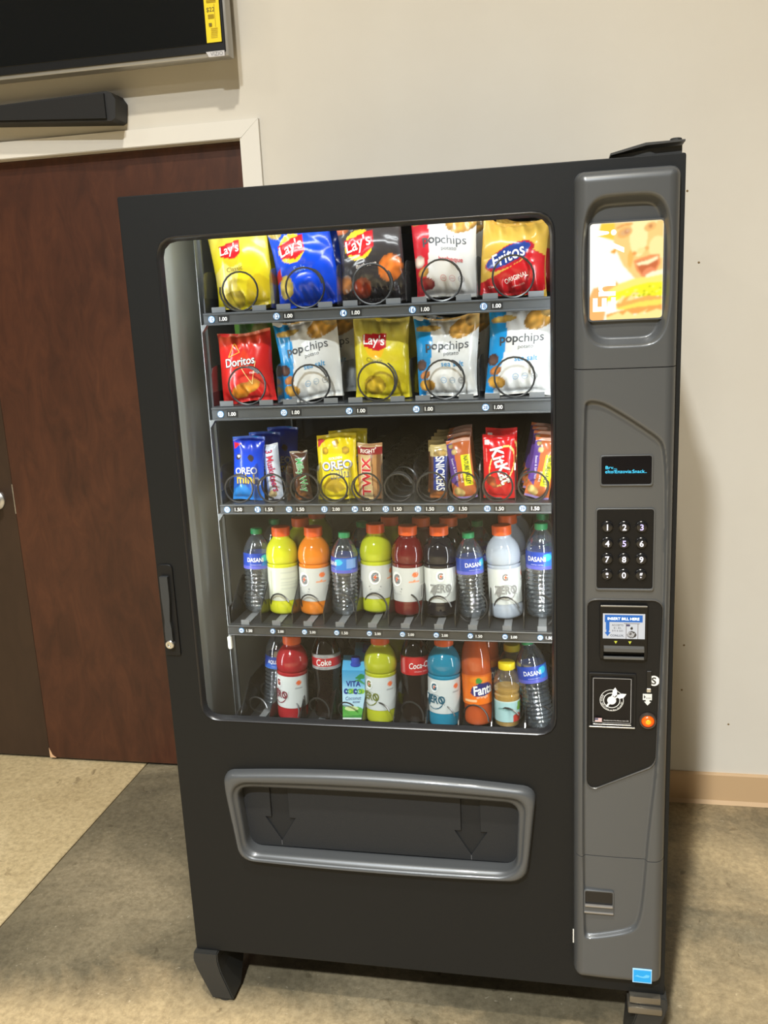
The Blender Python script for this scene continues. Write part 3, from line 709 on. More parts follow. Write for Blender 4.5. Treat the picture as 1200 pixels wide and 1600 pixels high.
mb = MB().add(np.c_[(AX0 + U * (AX1 - AX0)).ravel(), np.full(U.size, -0.0145), (AZ0 + V_ * (AZ1 - AZ0)).ravel()],
              [(i * nu + j, i * nu + j + 1, (i + 1) * nu + j + 1, (i + 1) * nu + j) for i in range(nv - 1) for j in range(nu - 1)])
# backing so that the picture is a slim box
for _ in range(3):
    C[1:-1, 1:-1] = (C[1:-1, 1:-1] * 2 + C[:-2, 1:-1] + C[2:, 1:-1] + C[1:-1, :-2] + C[1:-1, 2:]) / 6
adp = part('backlit_picture', mb, M_AD); set_print(adp.data, C)
part('picture_box', MB().box(AX0, AX1, -0.0142, 0.0, AZ0, AZ1), M_RUB, parent=None)
vplate('picture_frame', rrect(AX0 - 0.002, AX1 + 0.002, AZ0 - 0.002, AZ1 + 0.002, 0.007, 5), [rrect(AX0 + 0.0008, AX1 - 0.0008, AZ0 + 0.0008, AZ1 - 0.0008, 0.006, 5)], -0.0165, -0.008, M_GREY)
lx = AX0 + 0.027
vletters('picture_lettering', [(('text', 'E', 0.024, 0.03), lx - 0.001, AZ0 + 0.0275, (255, 250, 214), 90, 1.0), (('text', 'njoy!', 0.112, 0.02, 1.0), lx + 0.0035, AZ0 + 0.098, (255, 250, 226), 90, 1.0)], -0.0145, adp)

# display
dsp = vplate('display', rrect(0.9125, 1.0005, 1.2425, 1.2945, 0.004, 4), [], -0.0275, -0.018, mat('display_black', (8, 8, 14), 0.2, spec=0.15), 0.001, 35)
vplate('display_frame', rrect(0.9095, 1.0035, 1.2390, 1.2965, 0.006, 5), [rrect(0.9125, 1.0005, 1.2425, 1.2945, 0.004, 5)], -0.0282, -0.018, M_GREY, 0.0008, 40)
cy = (60, 190, 235)
vletters('display_lettering', [(('text', 'Brv...', 0.020, 0.0, 0.8), 0.9295, 1.2740, cy, 0, 0.8), (('text', 'elto!Enzovia:Snack..', 0.073, 0.0, 0.95), 0.9555, 1.2665, cy, 0, 0.8)], -0.0275, dsp)
# keypad
kp = vplate('keypad', rrect(0.9050, 1.0060, 1.0430, 1.1950, 0.005, 4), [], -0.0270, -0.018, mat('keypad_black', (14, 14, 15), 0.42, spec=0.25), 0.001, 35)
vplate('keypad_frame', rrect(0.9020, 1.0090, 1.0385, 1.1975, 0.007, 5), [rrect(0.9050, 1.0060, 1.0430, 1.1950, 0.005, 5)], -0.0285, -0.018, M_GREY, 0.0009, 40)
KX = (0.9235, 0.9540, 0.9850); KZ = (1.1625, 1.1315, 1.1010, 1.0705)
M_KEY = mat('key_black', (22, 22, 23), 0.25)
for r_ in range(4):
    for c_ in range(3):
        s = ['123', '456', '789', '*0#'][r_][c_]
        k = MB().lathe([(0.0112, -0.0268), (0.0112, -0.0295), (0.0100, -0.0305), (0.0098, -0.0298), (0.0092, -0.0312), (0.0070, -0.0318)], 28, axis='y', c=(KX[c_], 0, KZ[r_]))
        n0 = len(k.f)
        glow = (190, 180, 255) if s in '35' else (222, 222, 236)
        a, f = flat_geo(('texth', s, 0.0115 if s not in '*#' else 0.0060, 0.015)); dz = 0.0025 if s in '*#' else 0
        k.add(np.c_[KX[c_] + a[:, 0], np.full(len(a), -0.0329), KZ[r_] + dz + a[:, 1]], f, 1)
        if s in '*#':
            k.add([(KX[c_] - 0.0015, -0.0329, KZ[r_] - 0.0038), (KX[c_] + 0.0015, -0.0329, KZ[r_] - 0.0052), (KX[c_] + 0.0015, -0.0329, KZ[r_] - 0.0026)] if s == '*' else
                  [(KX[c_] - 0.0015, -0.0329, KZ[r_] - 0.0052), (KX[c_] + 0.0015, -0.0329, KZ[r_] - 0.0038), (KX[c_] - 0.0015, -0.0329, KZ[r_] - 0.0026)], [(0, 1, 2)], 1)
        part('key', k, [M_KEY, ink(glow, 0.55)], 35, parent=kp)
# payment plate
PP = [(.8885, .632), (.9030, .6255), (1.0095, .679), (1.0180, .692), (1.0255, 1.008), (1.0150, 1.0195), (.9000, 1.0195), (.8885, 1.0135)]
PPf = fillet(PP, [0.010, 0.008, 0.006, 0.006, 0.006, 0.008, 0.006, 0.006], 4)
pp = vplate('payment_plate', PPf, [], -0.0262, -0.015, M_PLATE, 0.0006, 30)
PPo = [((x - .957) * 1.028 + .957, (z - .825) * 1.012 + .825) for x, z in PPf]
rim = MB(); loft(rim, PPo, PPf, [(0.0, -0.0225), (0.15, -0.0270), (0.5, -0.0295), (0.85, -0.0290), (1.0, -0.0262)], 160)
part('plate_highlight_rim', rim, mat('rim_highlight', (112, 110, 106), 0.25, 0.5), 60)  # raised bright rim stands in for the highlight along the recess edge
# bill acceptor
ba = vplate('bill_acceptor', rrect(0.911, 0.9985, 0.9035, 1.0125, 0.003, 3), [rrect(0.9185, 0.9925, 0.909, 0.9195, 0.001, 2)], -0.0335, -0.022, mat('acceptor_black', (14, 14, 14), 0.3, spec=0.25), 0.001, 30)
part('acceptor_lip', MB().prism_x([(-0.034, 0.9200), (-0.040, 0.9210), (-0.0395, 0.9275), (-0.0335, 0.9310)], 0.9185, 0.9925), mat('lip_grey', (72, 72, 70), 0.4), normals=True, parent=ba)
part('acceptor_tray', MB().prism_x([(-0.034, 0.9040), (-0.037, 0.9050), (-0.037, 0.9085), (-0.034, 0.9100)], 0.9185, 0.9925), mat('tray_grey', (82, 82, 80), 0.3), normals=True, parent=ba)
part('acceptor_edge', MB().rbox(0.912, 0.9975, -0.0350, -0.033, 1.0085, 1.0115, 0.0006, 1), mat('edge_grey', (120, 118, 112), 0.3, 0.4), parent=ba)
for x in (0.9405, 0.9665):
    part('indicator', MB().prism([(x - 0.003, 0.9405), (x, 0.9350), (x + 0.003, 0.9405)], -0.0340, -0.033), ink((170, 176, 60), 0.25), normals=True, parent=ba)
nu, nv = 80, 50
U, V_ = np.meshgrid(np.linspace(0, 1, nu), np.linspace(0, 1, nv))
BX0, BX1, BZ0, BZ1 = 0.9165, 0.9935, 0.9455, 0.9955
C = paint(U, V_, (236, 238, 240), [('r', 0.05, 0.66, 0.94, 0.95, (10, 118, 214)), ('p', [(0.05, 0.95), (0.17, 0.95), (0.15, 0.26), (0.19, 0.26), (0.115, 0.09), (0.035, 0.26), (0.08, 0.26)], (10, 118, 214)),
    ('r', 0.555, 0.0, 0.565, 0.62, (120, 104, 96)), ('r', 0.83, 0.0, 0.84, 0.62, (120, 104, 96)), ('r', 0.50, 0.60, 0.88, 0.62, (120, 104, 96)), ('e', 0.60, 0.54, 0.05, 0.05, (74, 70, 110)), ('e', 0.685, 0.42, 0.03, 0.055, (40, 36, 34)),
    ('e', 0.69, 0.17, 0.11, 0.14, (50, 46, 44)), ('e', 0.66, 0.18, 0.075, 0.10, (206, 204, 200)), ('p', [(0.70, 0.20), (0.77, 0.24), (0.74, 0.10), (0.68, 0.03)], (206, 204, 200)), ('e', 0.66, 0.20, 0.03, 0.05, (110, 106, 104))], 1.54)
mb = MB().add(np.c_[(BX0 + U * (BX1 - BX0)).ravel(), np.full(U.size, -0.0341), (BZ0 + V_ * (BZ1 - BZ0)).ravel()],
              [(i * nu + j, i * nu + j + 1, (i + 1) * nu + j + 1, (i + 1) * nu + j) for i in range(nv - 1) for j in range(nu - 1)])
stc = part('bill_sticker', mb, attr_mat('emissive_sticker', 0.35, 0, 0.85), parent=ba); set_print(stc.data, C)  # emission in the print brightens this sticker, it is no lamp
def bxy(u, v): return BX0 + u * (BX1 - BX0), BZ0 + v * (BZ1 - BZ0)
it = []
for s, u, v, wd, c, bo in (('INSERT BILL HERE', 0.49, 0.80, 0.058, (235, 245, 255), 0.02), ('ACCEPTS', 0.35, 0.545, 0.021, (60, 60, 64), 0.01), ('$1, $5,', 0.35, 0.43, 0.014, (60, 60, 64), 0), ('$10 & $20', 0.35, 0.32, 0.020, (60, 60, 64), 0), ('CONLUX.', 0.34, 0.13, 0.025, (50, 62, 80), 0.02)):
    x, z = bxy(u, v); it.append((('text', s, wd, bo), x, z, c, 0, 0.5 if c[0] > 200 else 0.0))
lettering('acceptor_lettering', it, flat_surf(-0.0341), ba)
# logo plate
lg = vplate('badge_plate', rrect(0.8985, 0.9715, 0.7665, 0.8645, 0.002, 3), [], -0.0280, -0.022, mat('badge_black', (16, 15, 16), 0.4, spec=0.25), 0.0006, 30)
vplate('badge_frame', rrect(0.8905, 0.9800, 0.7585, 0.8725, 0.003, 3), [rrect(0.8955, 0.9750, 0.7635, 0.8665, 0.002, 3)], -0.0300, -0.022, M_PLATE, 0.0008, 30)
part('badge_ledge', MB().rbox(0.8915, 0.9790, -0.0315, -0.029, 0.7590, 0.7620, 0.0008, 1).rbox(0.8990, 0.9720, -0.0305, -0.027, 0.7645, 0.7668, 0.0008, 1), mat('ledge_grey', (150, 148, 142), 0.25, 0.6))
cx, cz = 0.9345, 0.8165; W = (224, 226, 224)
it = [(('line', [(-0.0355, -0.046), (0.0355, -0.046), (0.0355, 0.046), (-0.0355, 0.046), (-0.0355, -0.046)], 0.0008), 0.935, 0.8155, (170, 170, 170)),
      (('ring', 0.0225, 0.0010), cx, cz, W), (('ring', 0.0160, 0.0014), cx, cz, W),
      (('disc', 0.0085, 0.0085), cx, cz, W), (('line', [(0, 0), (-0.010, -0.0135)], 0.004), cx, cz, W), (('line', [(0.001, 0.006), (0.005, 0.012)], 0.0026), cx - 0.002, cz + 0.001, W), (('line', [(0.005, 0.003), (0.010, 0.008)], 0.0026), cx, cz, W)]
l1 = [(0, 0), (-0.0045, 0.006), (-0.003, 0.014), (0.0015, 0.020), (0.005, 0.013), (0.0045, 0.005)]
it.append((('poly', l1), cx + 0.005, cz + 0.0075, (236, 238, 236)))
l2 = [(0, 0), (0.006, -0.0035), (0.014, -0.001), (0.019, 0.007), (0.010, 0.0075), (0.003, 0.005)]
it.append((('poly', l2), cx + 0.0085, cz + 0.0075, (236, 238, 236)))
ring_text = 'Energy Efficient \u2022 Eco Friendly'
n = len(ring_text)
for i, ch in enumerate(ring_text):
    if ch == ' ': continue
    th = math.radians(150 + 205 * i / (n - 1))
    it.append((('text', ch, 0.0021 if ch not in 'il' else 0.0007, 0.0), cx + 0.0192 * math.cos(th), cz + 0.0192 * math.sin(th), W, math.degrees(th) + 90))
it.append((('poly', [(-0.0065, -0.004), (0.0065, -0.004), (0.0065, 0.004), (-0.0065, 0.004)]), 0.9095, 0.7765, (205, 150, 152)))
for k in range(4): it.append((('poly', [(-0.0065, -0.0005), (0.0065, -0.0005), (0.0065, 0.0005), (-0.0065, 0.0005)]), 0.9095, 0.7733 + 0.0021 * k, (228, 214, 214)))
it.append((('poly', [(-0.003, -0.0021), (0.003, -0.0021), (0.003, 0.0021), (-0.003, 0.0021)]), 0.9060, 0.7784, (84, 88, 112)))
it.append((('text', 'Manufactured in Des Moines, Iowa USA', 0.047, 0.01), 0.943, 0.7765, (210, 210, 210)))
vletters('badge_print', it, -0.0280, lg)
# coin slot, sign, return icon, lit button
cs = part('coin_slot', MB().rbox(0.9985, 1.0080, -0.0285, -0.022, 0.8390, 0.8790, 0.001, 1), mat('slot_black', (6, 6, 6), 0.5))
part('coin_chute', MB().rbox(0.9990, 1.0075, -0.0305, -0.0270, 0.8360, 0.8440, 0.001, 1), M_STEEL, parent=cs)
vletters('coin_signs', [(('disc', 0.0105, 0.0105), 1.0125, 0.8590, (226, 226, 222)), (('text', 'S', 0.0085, 0.02), 1.0125, 0.8590, (30, 30, 30)), (('poly', [(-0.005, -0.013), (0.0, -0.013), (0.0, 0.013), (-0.005, 0.013)]), 1.0060, 0.8590, (16, 16, 16)),
    (('poly', [(-0.0085, -0.0065), (0.0085, -0.0065), (0.0085, 0.0065), (-0.0085, 0.0065)]), 1.0010, 0.8255, (214, 216, 214)), (('poly', [(-0.0065, 0.004), (-0.003, 0.0), (-0.0065, -0.004)]), 1.0010, 0.8255, (40, 40, 40)), (('text', 'coin', 0.0095), 1.0030, 0.8235, (70, 70, 70)),
    (('poly', [(-0.0035, 0.003), (-0.0035, 0.0065), (0.0035, 0.0065), (0.0035, 0.003), (0.0065, 0.003), (0, -0.005), (-0.0065, 0.003)][::-1]), 1.0015, 0.8130, (214, 216, 214))], -0.0263)
rb = part('return_button', MB().lathe([(0.0165, -0.024), (0.0165, -0.0300), (0.0150, -0.0325), (0.0125, -0.0325), (0.0120, -0.0300)], 36, axis='y', c=(1.0025, 0, 0.7765)), mat('button_ring', (58, 50, 44), 0.35), 40)
part('button_lens', MB().lathe([(0.0119, -0.026), (0.0119, -0.0310), (0.0100, -0.0335), (0.0060, -0.0350), (0.002, -0.0355)], 30, axis='y', c=(1.0025, 0, 0.7765)), mat('orange_lens', (232, 84, 8), 0.3, emit=0.45), 60, parent=rb)
part('button_lamp', MB().lathe([(0.0052, -0.0353), (0.0050, -0.0358), (0.003, -0.0362)], 20, axis='y', c=(1.0030, 0, 0.7765)), mat('orange_glow', (255, 140, 20), 0.3, emit=0.9), 60, parent=rb)
# change cup
cc = vplate('change_cup_frame', rrect(0.8830, 0.9430, 0.3440, 0.3965, 0.004, 4), [rrect(0.8860, 0.9400, 0.3640, 0.3935, 0.003, 4)], -0.0300, -0.020, M_GREY, 0.0008, 35)
part('change_cup_door', MB().rbox(0.8855, 0.9405, -0.0280, -0.021, 0.3630, 0.3940, 0.001, 1), M_GLOSSB, parent=cc)
part('change_cup_lip', MB().rbox(0.8850, 0.9410, -0.0345, -0.028, 0.3600, 0.3645, 0.0015, 2), mat('lip_steel', (150, 146, 140), 0.3, 0.5), parent=cc)
part('change_cup_lip', MB().rbox(0.8835, 0.9425, -0.0325, -0.028, 0.3440, 0.3475, 0.0012, 2), mat('lip_steel', (150, 146, 140), 0.3, 0.5), parent=cc)
es = part('blue_sticker', MB().rbox(0.9815, 1.0200, -0.0362, -0.034, 0.1930, 0.2260, 0.0004, 1), mat('sticker_pale', (150, 200, 236), 0.4))
vletters('blue_sticker_print', [(('poly', [(-0.0172, -0.0085), (0.0172, -0.0085), (0.0172, 0.0140), (-0.0172, 0.0140)]), 1.0008, 0.2095, (24, 156, 226)), (('poly', [(-0.0172, -0.0070), (0.0172, -0.0070), (0.0172, 0.0010), (-0.0172, 0.0010)]), 1.0008, 0.2030, (24, 156, 226)),
    (('poly', [(-0.015, -0.001), (-0.010, 0.0022), (-0.005, 0.0), (0.002, -0.0008), (0.008, 0.0045), (0.015, 0.003), (0.013, -0.0025), (0.003, -0.0045), (-0.006, -0.003)]), 1.0008, 0.2100, (96, 188, 240))], -0.0362, es)

# ------------------------------------------------------------------ shelves (each with rail, dividers, coils, tags)
def helix(cx, cz, R, y0, y1, pitch, ph, wr, flat=False):
    n = int((y1 - y0) / pitch * 22); pts = []
    for i in range(n + 1):
        t = i / 22 * 2 * PI + ph
        y = y0 + (y1 - y0) * i / n if not flat else (y0 + 0.014 * i / 22 if i <= 22 else y0 + 0.014 + (y1 - y0 - 0.014) * (i - 22) / (n - 22))
        pts.append((cx + R * math.cos(t), y, cz + R * math.sin(t)))
    return MB().tube(pts, wr, 5)
M_TAGW = ink((226, 234, 240)); M_TAGB = ink((58, 138, 206)); M_TAGD = mat('tag_dark', (36, 37, 39), 0.35); M_TAGT = ink((236, 236, 236)); M_TAGN = ink((30, 84, 150))
def price_tag(parent, x, y, z, num, price, R=0.0072, dx=0.026, pw=0.0165):
    mb = MB()
    mb.lathe([(R, 0.0), (R, -0.0012), (R * 0.9, -0.0014)], 20, 1, 'y', (x, y, z))
    th = np.arange(20) * 2 * PI / 20
    mb.add(np.c_[x + np.cos(th) * R * 0.84, np.full(20, y - 0.0016), z + np.sin(th) * R * 0.84], [tuple(range(20))], 0)
    a, f = flat_geo(('text', num, R * 1.25, 0.015)); mb.add(np.c_[x + a[:, 0], np.full(len(a), y - 0.0019), z + a[:, 1]], f, 4)
    px = x + dx
    mb.box(px - pw * 0.72, px + pw * 0.72, y - 0.0012, y, z - 0.0062, z + 0.0062, 2)
    a, f = flat_geo(('text', price, pw, 0.015)); mb.add(np.c_[px + a[:, 0], np.full(len(a), y - 0.0016), z + a[:, 1]], f, 3)
    return build('price_tag', mb, [M_TAGW, M_TAGB, M_TAGD, M_TAGT, M_TAGN], parent)
SX0, SX1 = 0.106, 0.834
def div_profile(z, h, y0, y1):
    return [(y0, z + 0.004), (y1, z + 0.004), (y1, z + h), (y0 + 0.030, z + h), (y0 + 0.012, z + h - 0.004), (y0 + 0.003, z + h - 0.016)]
def snack_shelf(zf, zr0, zr1, tags, dividers, coil_x, coil_z, R, pitch, hdiv, phases):
    sh = part('shelf', MB().box(SX0, SX1, 0.128, 0.80, zf - 0.004, zf).box(SX0, SX0 + 0.003, 0.128, 0.80, zf, zf + 0.03).box(SX1 - 0.003, SX1, 0.128, 0.80, zf, zf + 0.03), M_TRAY)
    zr = (zr0 + zr1) / 2
    rl = MB().box(SX0, SX1, 0.121, 0.128, zr0, zr1).rbox(SX0, SX1, 0.1175, 0.124, zr1 - 0.004, zr1, 0.001, 1).rbox(SX0, SX1, 0.1175, 0.124, zr0, zr0 + 0.004, 0.001, 1)
    part('rail', rl, M_RAIL, parent=sh)
    part('bracket', MB().prism([(SX0 - 0.004, zr0 - 0.014), (SX0 + 0.008, zr0 + 0.002), (SX0 - 0.004, zr0 + 0.002)], 0.116, 0.13), M_ALU, normals=True, parent=sh)
    for x, num, pr in tags: price_tag(sh, x, 0.1208, zr, num, pr)
    dm = None
    for x in dividers:
        if dm is None: dm = MB().prism_x(div_profile(zf, hdiv, 0.130, 0.78), -0.001, 0.001).mesh('divider', [M_DIV]); fixn(dm)
        link('divider', dm, sh, (x, 0, 0))
    for i, (x, ph) in enumerate(zip(coil_x, phases)):
        part('coil', helix(x, coil_z, R, 0.1325, 0.74, pitch, math.radians(ph), 0.0021, True), M_WIRE, 60, parent=sh)
        k = (coil_x[1] - coil_x[0]) * 0.30
        if R > 0.035:
            for a_, b_ in ((x - k - 0.017, x - k + 0.013), (x + k - 0.013, x + k + 0.017)):
                part('tab', MB().box(a_, b_, 0.1275, 0.1295, zf, zf + 0.011), mat('tab_grey', (104, 107, 110), 0.4), parent=sh)
    return sh
c5 = [0.1825 + 0.1415 * i for i in range(5)]
d5 = [SX0 + 0.0015] + [c5[i] + 0.0708 for i in range(4)]
snack_shelf(1.586, 1.560, 1.585, [(0.124 + 0.1418 * i, str(10 + 2 * i), '1.00') for i in range(5)], d5, c5, 1.627, 0.040, 0.075, 0.085, [165, 10, -20, 25, 15])
snack_shelf(1.390, 1.360, 1.388, [(0.126 + 0.1412 * i, str(20 + 2 * i), '1.00') for i in range(5)], d5, c5, 1.431, 0.040, 0.075, 0.085, [40, 20, -40, 25, 10])
c10 = [0.145, 0.221, 0.295, 0.360, 0.432, 0.502, 0.572, 0.639, 0.711, 0.783]
d10 = [SX0 + 0.0015] + [(c10[i] + c10[i + 1]) / 2 for i in range(9)]
t10 = [0.122, 0.192, 0.263, 0.342, 0.409, 0.476, 0.545, 0.614, 0.690, 0.762]
snack_shelf(1.174, 1.154, 1.176, [(t10[i], str(30 + i), '2.00' if i == 3 else '1.50') for i in range(10)], d10, c10, 1.207, 0.0305, 0.055, 0.085, [60, 80, 95, 200, 120, 20, 100, 200, 140, 250])
cd = [0.1445 + 0.0726 * i for i in range(10)]
def drink_shelf(zf, zr0, zr1, tags, phases):
    sh = part('shelf', MB().box(SX0, SX1, 0.112, 0.80, zf - 0.005, zf).box(SX0, SX0 + 0.003, 0.112, 0.80, zf, zf + 0.04).box(SX1 - 0.003, SX1, 0.112, 0.80, zf, zf + 0.04), M_LINER_D)
    part('rail', MB().box(SX0, SX1, 0.1035, 0.112, zr0, zr1).rbox(SX0, SX1, 0.1005, 0.106, zr1 - 0.0035, zr1, 0.001, 1).rbox(SX0, SX1, 0.1005, 0.106, zr0, zr0 + 0.0025, 0.001, 1), mat('rail_dark', (62, 63, 64), 0.35, 0.3), parent=sh)
    part('bracket', MB().rbox(SX0 - 0.004, SX0 + 0.006, 0.102, 0.114, zr0 - 0.034, zr0 - 0.004, 0.002, 1), mat('bracket_white', (206, 206, 196), 0.4), 35, parent=sh)
    for x, num, pr in tags: price_tag(sh, x, 0.1033, (zr0 + zr1) / 2, num, pr, 0.0058, 0.0185, 0.0135)
    dm = None
    prof = [(0.118, zf), (0.78, zf), (0.78, zf + 0.085), (0.205, zf + 0.085), (0.185, zf + 0.078), (0.125, zf + 0.035), (0.118, zf + 0.028)]
    for i in range(9):
        if dm is None: dm = MB().prism_x(prof, -0.0012, 0.0012).mesh('divider', [M_DIVD]); fixn(dm)
        link('divider', dm, sh, (cd[i] + 0.0363, 0, 0))
    link('divider', dm, sh, (SX0 + 0.0055, 0, 0))
    gm = None
    for i in range(10):
        if gm is None:
            gm = MB().box(-0.0085, 0.0085, 0.1085, 0.70, 0.0005, 0.0035).box(-0.0095, 0.0095, 0.1065, 0.1085, -0.001, 0.0105).mesh('guide', [mat('guide_grey', (112, 114, 116), 0.45)])
        link('guide', gm, sh, (cd[i] + 0.002, 0, zf))
        part('coil', helix(cd[i], zf + 0.030, 0.0285, 0.136, 0.70, 0.0805, math.radians(phases[i]), 0.0019), M_WIRE, 60, parent=sh)
    return sh
ph4 = [300, 30, 40, 350, 320, 310, 20, 200, 20, 300]
drink_shelf(0.9045, 0.8800, 0.9035, [(0.138 + 0.0731 * i, str(40 + i), '1.50' if i in (0, 3, 7, 9) else '2.00') for i in range(10)], ph4)
drink_shelf(0.6500, 0.6260, 0.6490, [(0.138 + 0.0731 * i, str(50 + i), '2.00') for i in range(10)], [20, 340, 350, 60, 30, 350, 20, 0, 40, 320])

# ------------------------------------------------------------------ bags and bars
def make_bag(name, label, cat, group, x, y, z, wd, h, t, base, ops, letters, roll=0, lean=6, yaw=0, seed=1, pinch=0.05, crease=1.0, ears=0.0, taper=0.0, slant=0.0, nu=52, nv=68, rough_mat=None):
    r = np.random.RandomState(seed)
    K = [(r.uniform(0, PI), r.uniform(55, 130), r.uniform(0, 6.3), r.uniform(0.5, 1.0)) for _ in range(5)]
    phs = r.uniform(0, 6.3, 4)
    def hwv(v): return wd / 2 * (1 - pinch * np.sin(PI * np.clip(v, 0, 1)) ** 0.7)
    def Y(X, Z):
        v_ = np.clip(Z / h, 0, 1); s = np.clip(X / hwv(v_), -1, 1)
        a = np.clip(1 - np.abs(s) ** 2.4, 0, 1) ** 0.7
        b = np.sin(PI * np.clip((v_ - 0.05) / 0.90, 0, 1)) ** 0.5
        wr = np.zeros_like(X)
        for th, f, ph, am in K:
            q = f * (X * math.cos(th) + Z * math.sin(th)) + ph + 0.9 * np.sin(f * 0.5 * (X * math.sin(th) - Z * math.cos(th)) + ph)
            wr += am * (np.abs(np.sin(q * 0.5)) - 0.63)
        seal = np.exp(-((v_ - 0.90) / 0.10) ** 2) + np.exp(-((v_ - 0.10) / 0.10) ** 2)
        ruf = seal * (np.sin(X * 2 * PI / 0.023 + phs[0] + 12 * (v_ - 0.5)) + 0.6 * np.sin(X * 2 * PI / 0.037 + phs[1]))
        flop = 0.25 * t * np.sin(X / wd * 5 + phs[2]) * (np.exp(-((v_ - 1) / 0.15) ** 2) + 0.6 * np.exp(-(v_ / 0.15) ** 2))
        return -(t * a * b + t * crease * (1.0 if wd > 0.1 else 0.55) * (0.13 * wr * a ** 0.5 * (0.35 + 0.65 * b) + 0.13 * ruf * a ** 0.6)) + flop
    pw_ = r.uniform(0, 6.3, 4); ww = 1.0 if wd > 0.1 else 0.5
    def warp(X, Z):      # the soft outline: tapering, swaying sides, uneven top and bottom
        v_ = np.clip(Z / h, 0, 1); s_ = X / (wd / 2)
        X2 = X * (1 + taper * (v_ - 0.5)) + ww * wd * 0.018 * np.sin(4.2 * v_ + pw_[0])
        Z2 = Z + h * v_ * ww * (0.022 * np.sin(2.6 * s_ + pw_[1]) + slant * s_) + h * (1 - v_) * ww * 0.014 * (1 + np.sin(3.2 * s_ + pw_[2]))
        return X2, Z2 + ears * (np.abs(s_) ** 3 - 0.35) * np.clip((v_ - 0.6) / 0.4, 0, 1) ** 2
    s = np.linspace(-1, 1, nu); vv = np.linspace(0, 1, nv); SS, VV = np.meshgrid(s, vv)
    X = SS * hwv(VV); Z = VV * h; YY = Y(X, Z)
    Xs, Zs = warp(X, Z)
    F = [(i * nu + j, i * nu + j + 1, (i + 1) * nu + j + 1, (i + 1) * nu + j) for i in range(nv - 1) for j in range(nu - 1)]
    mb = MB().add(np.c_[Xs.ravel(), YY.ravel(), Zs.ravel()], F)
    C = paint((SS + 1) / 2, VV, base, ops, wd / h)
    n0 = nu * nv
    s2 = s[::3]; v2 = vv[::3]
    if s2[-1] != 1: s2 = np.r_[s2, 1]
    if v2[-1] != 1: v2 = np.r_[v2, 1]
    S2, V2 = np.meshgrid(s2, v2); X2 = S2 * hwv(V2); e2 = Y(np.clip(X2, -10, 10), V2 * h)
    edge = (np.abs(S2) > 0.999) | (V2 < 0.001) | (V2 > 0.999)
    Y2 = np.where(edge, e2, 0.0006 + t * 0.75 * np.clip(1 - np.abs(S2) ** 2.4, 0, 1) ** 0.7 * np.sin(PI * V2) ** 0.5)
    X2, Z2 = warp(X2, V2 * h)
    a, b = len(s2), len(v2)
    mb.add(np.c_[X2.ravel(), Y2.ravel(), Z2.ravel()], [(i * a + j, (i + 1) * a + j, (i + 1) * a + j + 1, i * a + j + 1) for i in range(b - 1) for j in range(a - 1)])
    me = mb.mesh(name, [rough_mat or M_BAG], 60)
    set_print(me, np.r_[C.reshape(-1, 3), np.tile(np.array(base, float), (a * b, 1))])
    o = link(name, me); o.location = (x, y, z)
    o.rotation_euler = (Matrix.Rotation(math.radians(yaw), 3, 'Z') @ Matrix.Rotation(math.radians(-lean), 3, 'X') @ Matrix.Rotation(math.radians(roll), 3, 'Y')).to_euler()
    tag(o, label, cat, group)
    if letters:
        it = []
        for L in letters:     # (geo, u, v, rgb, rot)
            it.append((L[0], (L[1] - 0.5) * wd, L[2] * h, L[3], L[4] if len(L) > 4 else 0))
        def surf(X, Z, l): 
            X3, Z3 = warp(X, Z)
            return np.c_[X3, Y(X, Z) - l - 0.0003, Z3]
        lettering('lettering', it, surf, o, fine=True)
    return o
T = lambda s, wd, bold=0.0, sy=1.0, sh=0.0: ('text', s, wd, bold, sy, sh)
WHT = (244, 244, 240)
def lays_logo(u, v, wd, h, s=1.0, rot=5, circle=True):
    ops = [('e', u, v, 0.024 * s / wd, 0.024 * s / h, (250, 206, 50))] if circle else [('e', u, v - 0.010 / h, 0.019 * s / wd, 0.024 * s / h, (246, 190, 40))]
    a, b = 0.024 * s / wd, 0.0125 * s / h
    ops += [('p', [(u - a, v + b * 0.9), (u - a * 0.3, v + b * 1.1), (u + a, v + b * 1.5), (u + a, v - b * 0.7), (u + a * 0.2, v - b * 1.5), (u - a * 0.9, v - b * 0.9)], (200, 28, 40))]
    return ops, [(T("Lay's", 0.041 * s, 0.012, 1.15, 0.1), u, v, WHT, rot)]
G1 = 'chip bags on the top shelf'; G2 = 'chip bags on the second shelf'; G3 = 'cookies and candy on the third shelf'
TAN = (226, 190, 110); ORC = (214, 110, 46)
YB = 0.172
# --- top shelf
lo, lt = lays_logo(0.38, 0.655, 0.132, 0.186, 1.02, 5, False)
lay_ops = [('g', 0.55, 1.0, (240, 226, 120)), ('p', [(0.1, 0.1), (0.4, 0.22), (0.5, 0.48), (0.25, 0.52), (0.0, 0.4)], (238, 220, 112)), ('p', [(0.5, 0.0), (0.9, 0.0), (1.0, 0.25), (0.8, 0.36), (0.6, 0.3)], (214, 188, 30)), ('chip', 0.30, 0.10, 0.22, 0.10, (232, 206, 70), 20), ('r', 0, 0.955, 1, 1, (214, 198, 70))]
lay_t = lt + [(T('Classic', 0.036), 0.42, 0.445, (122, 104, 30), 2)]
a0 = make_bag('chip_bag', 'yellow potato chip bag at the end of the top shelf, above a red bag', 'chip bag', G1, 0.184, YB, 1.590, 0.132, 0.186, 0.023, (232, 214, 36), lay_ops + lo, lay_t, roll=-4, lean=5, seed=11, taper=0.08)
lo, lt = lays_logo(0.36, 0.63, 0.136, 0.19, 1.28, 8)
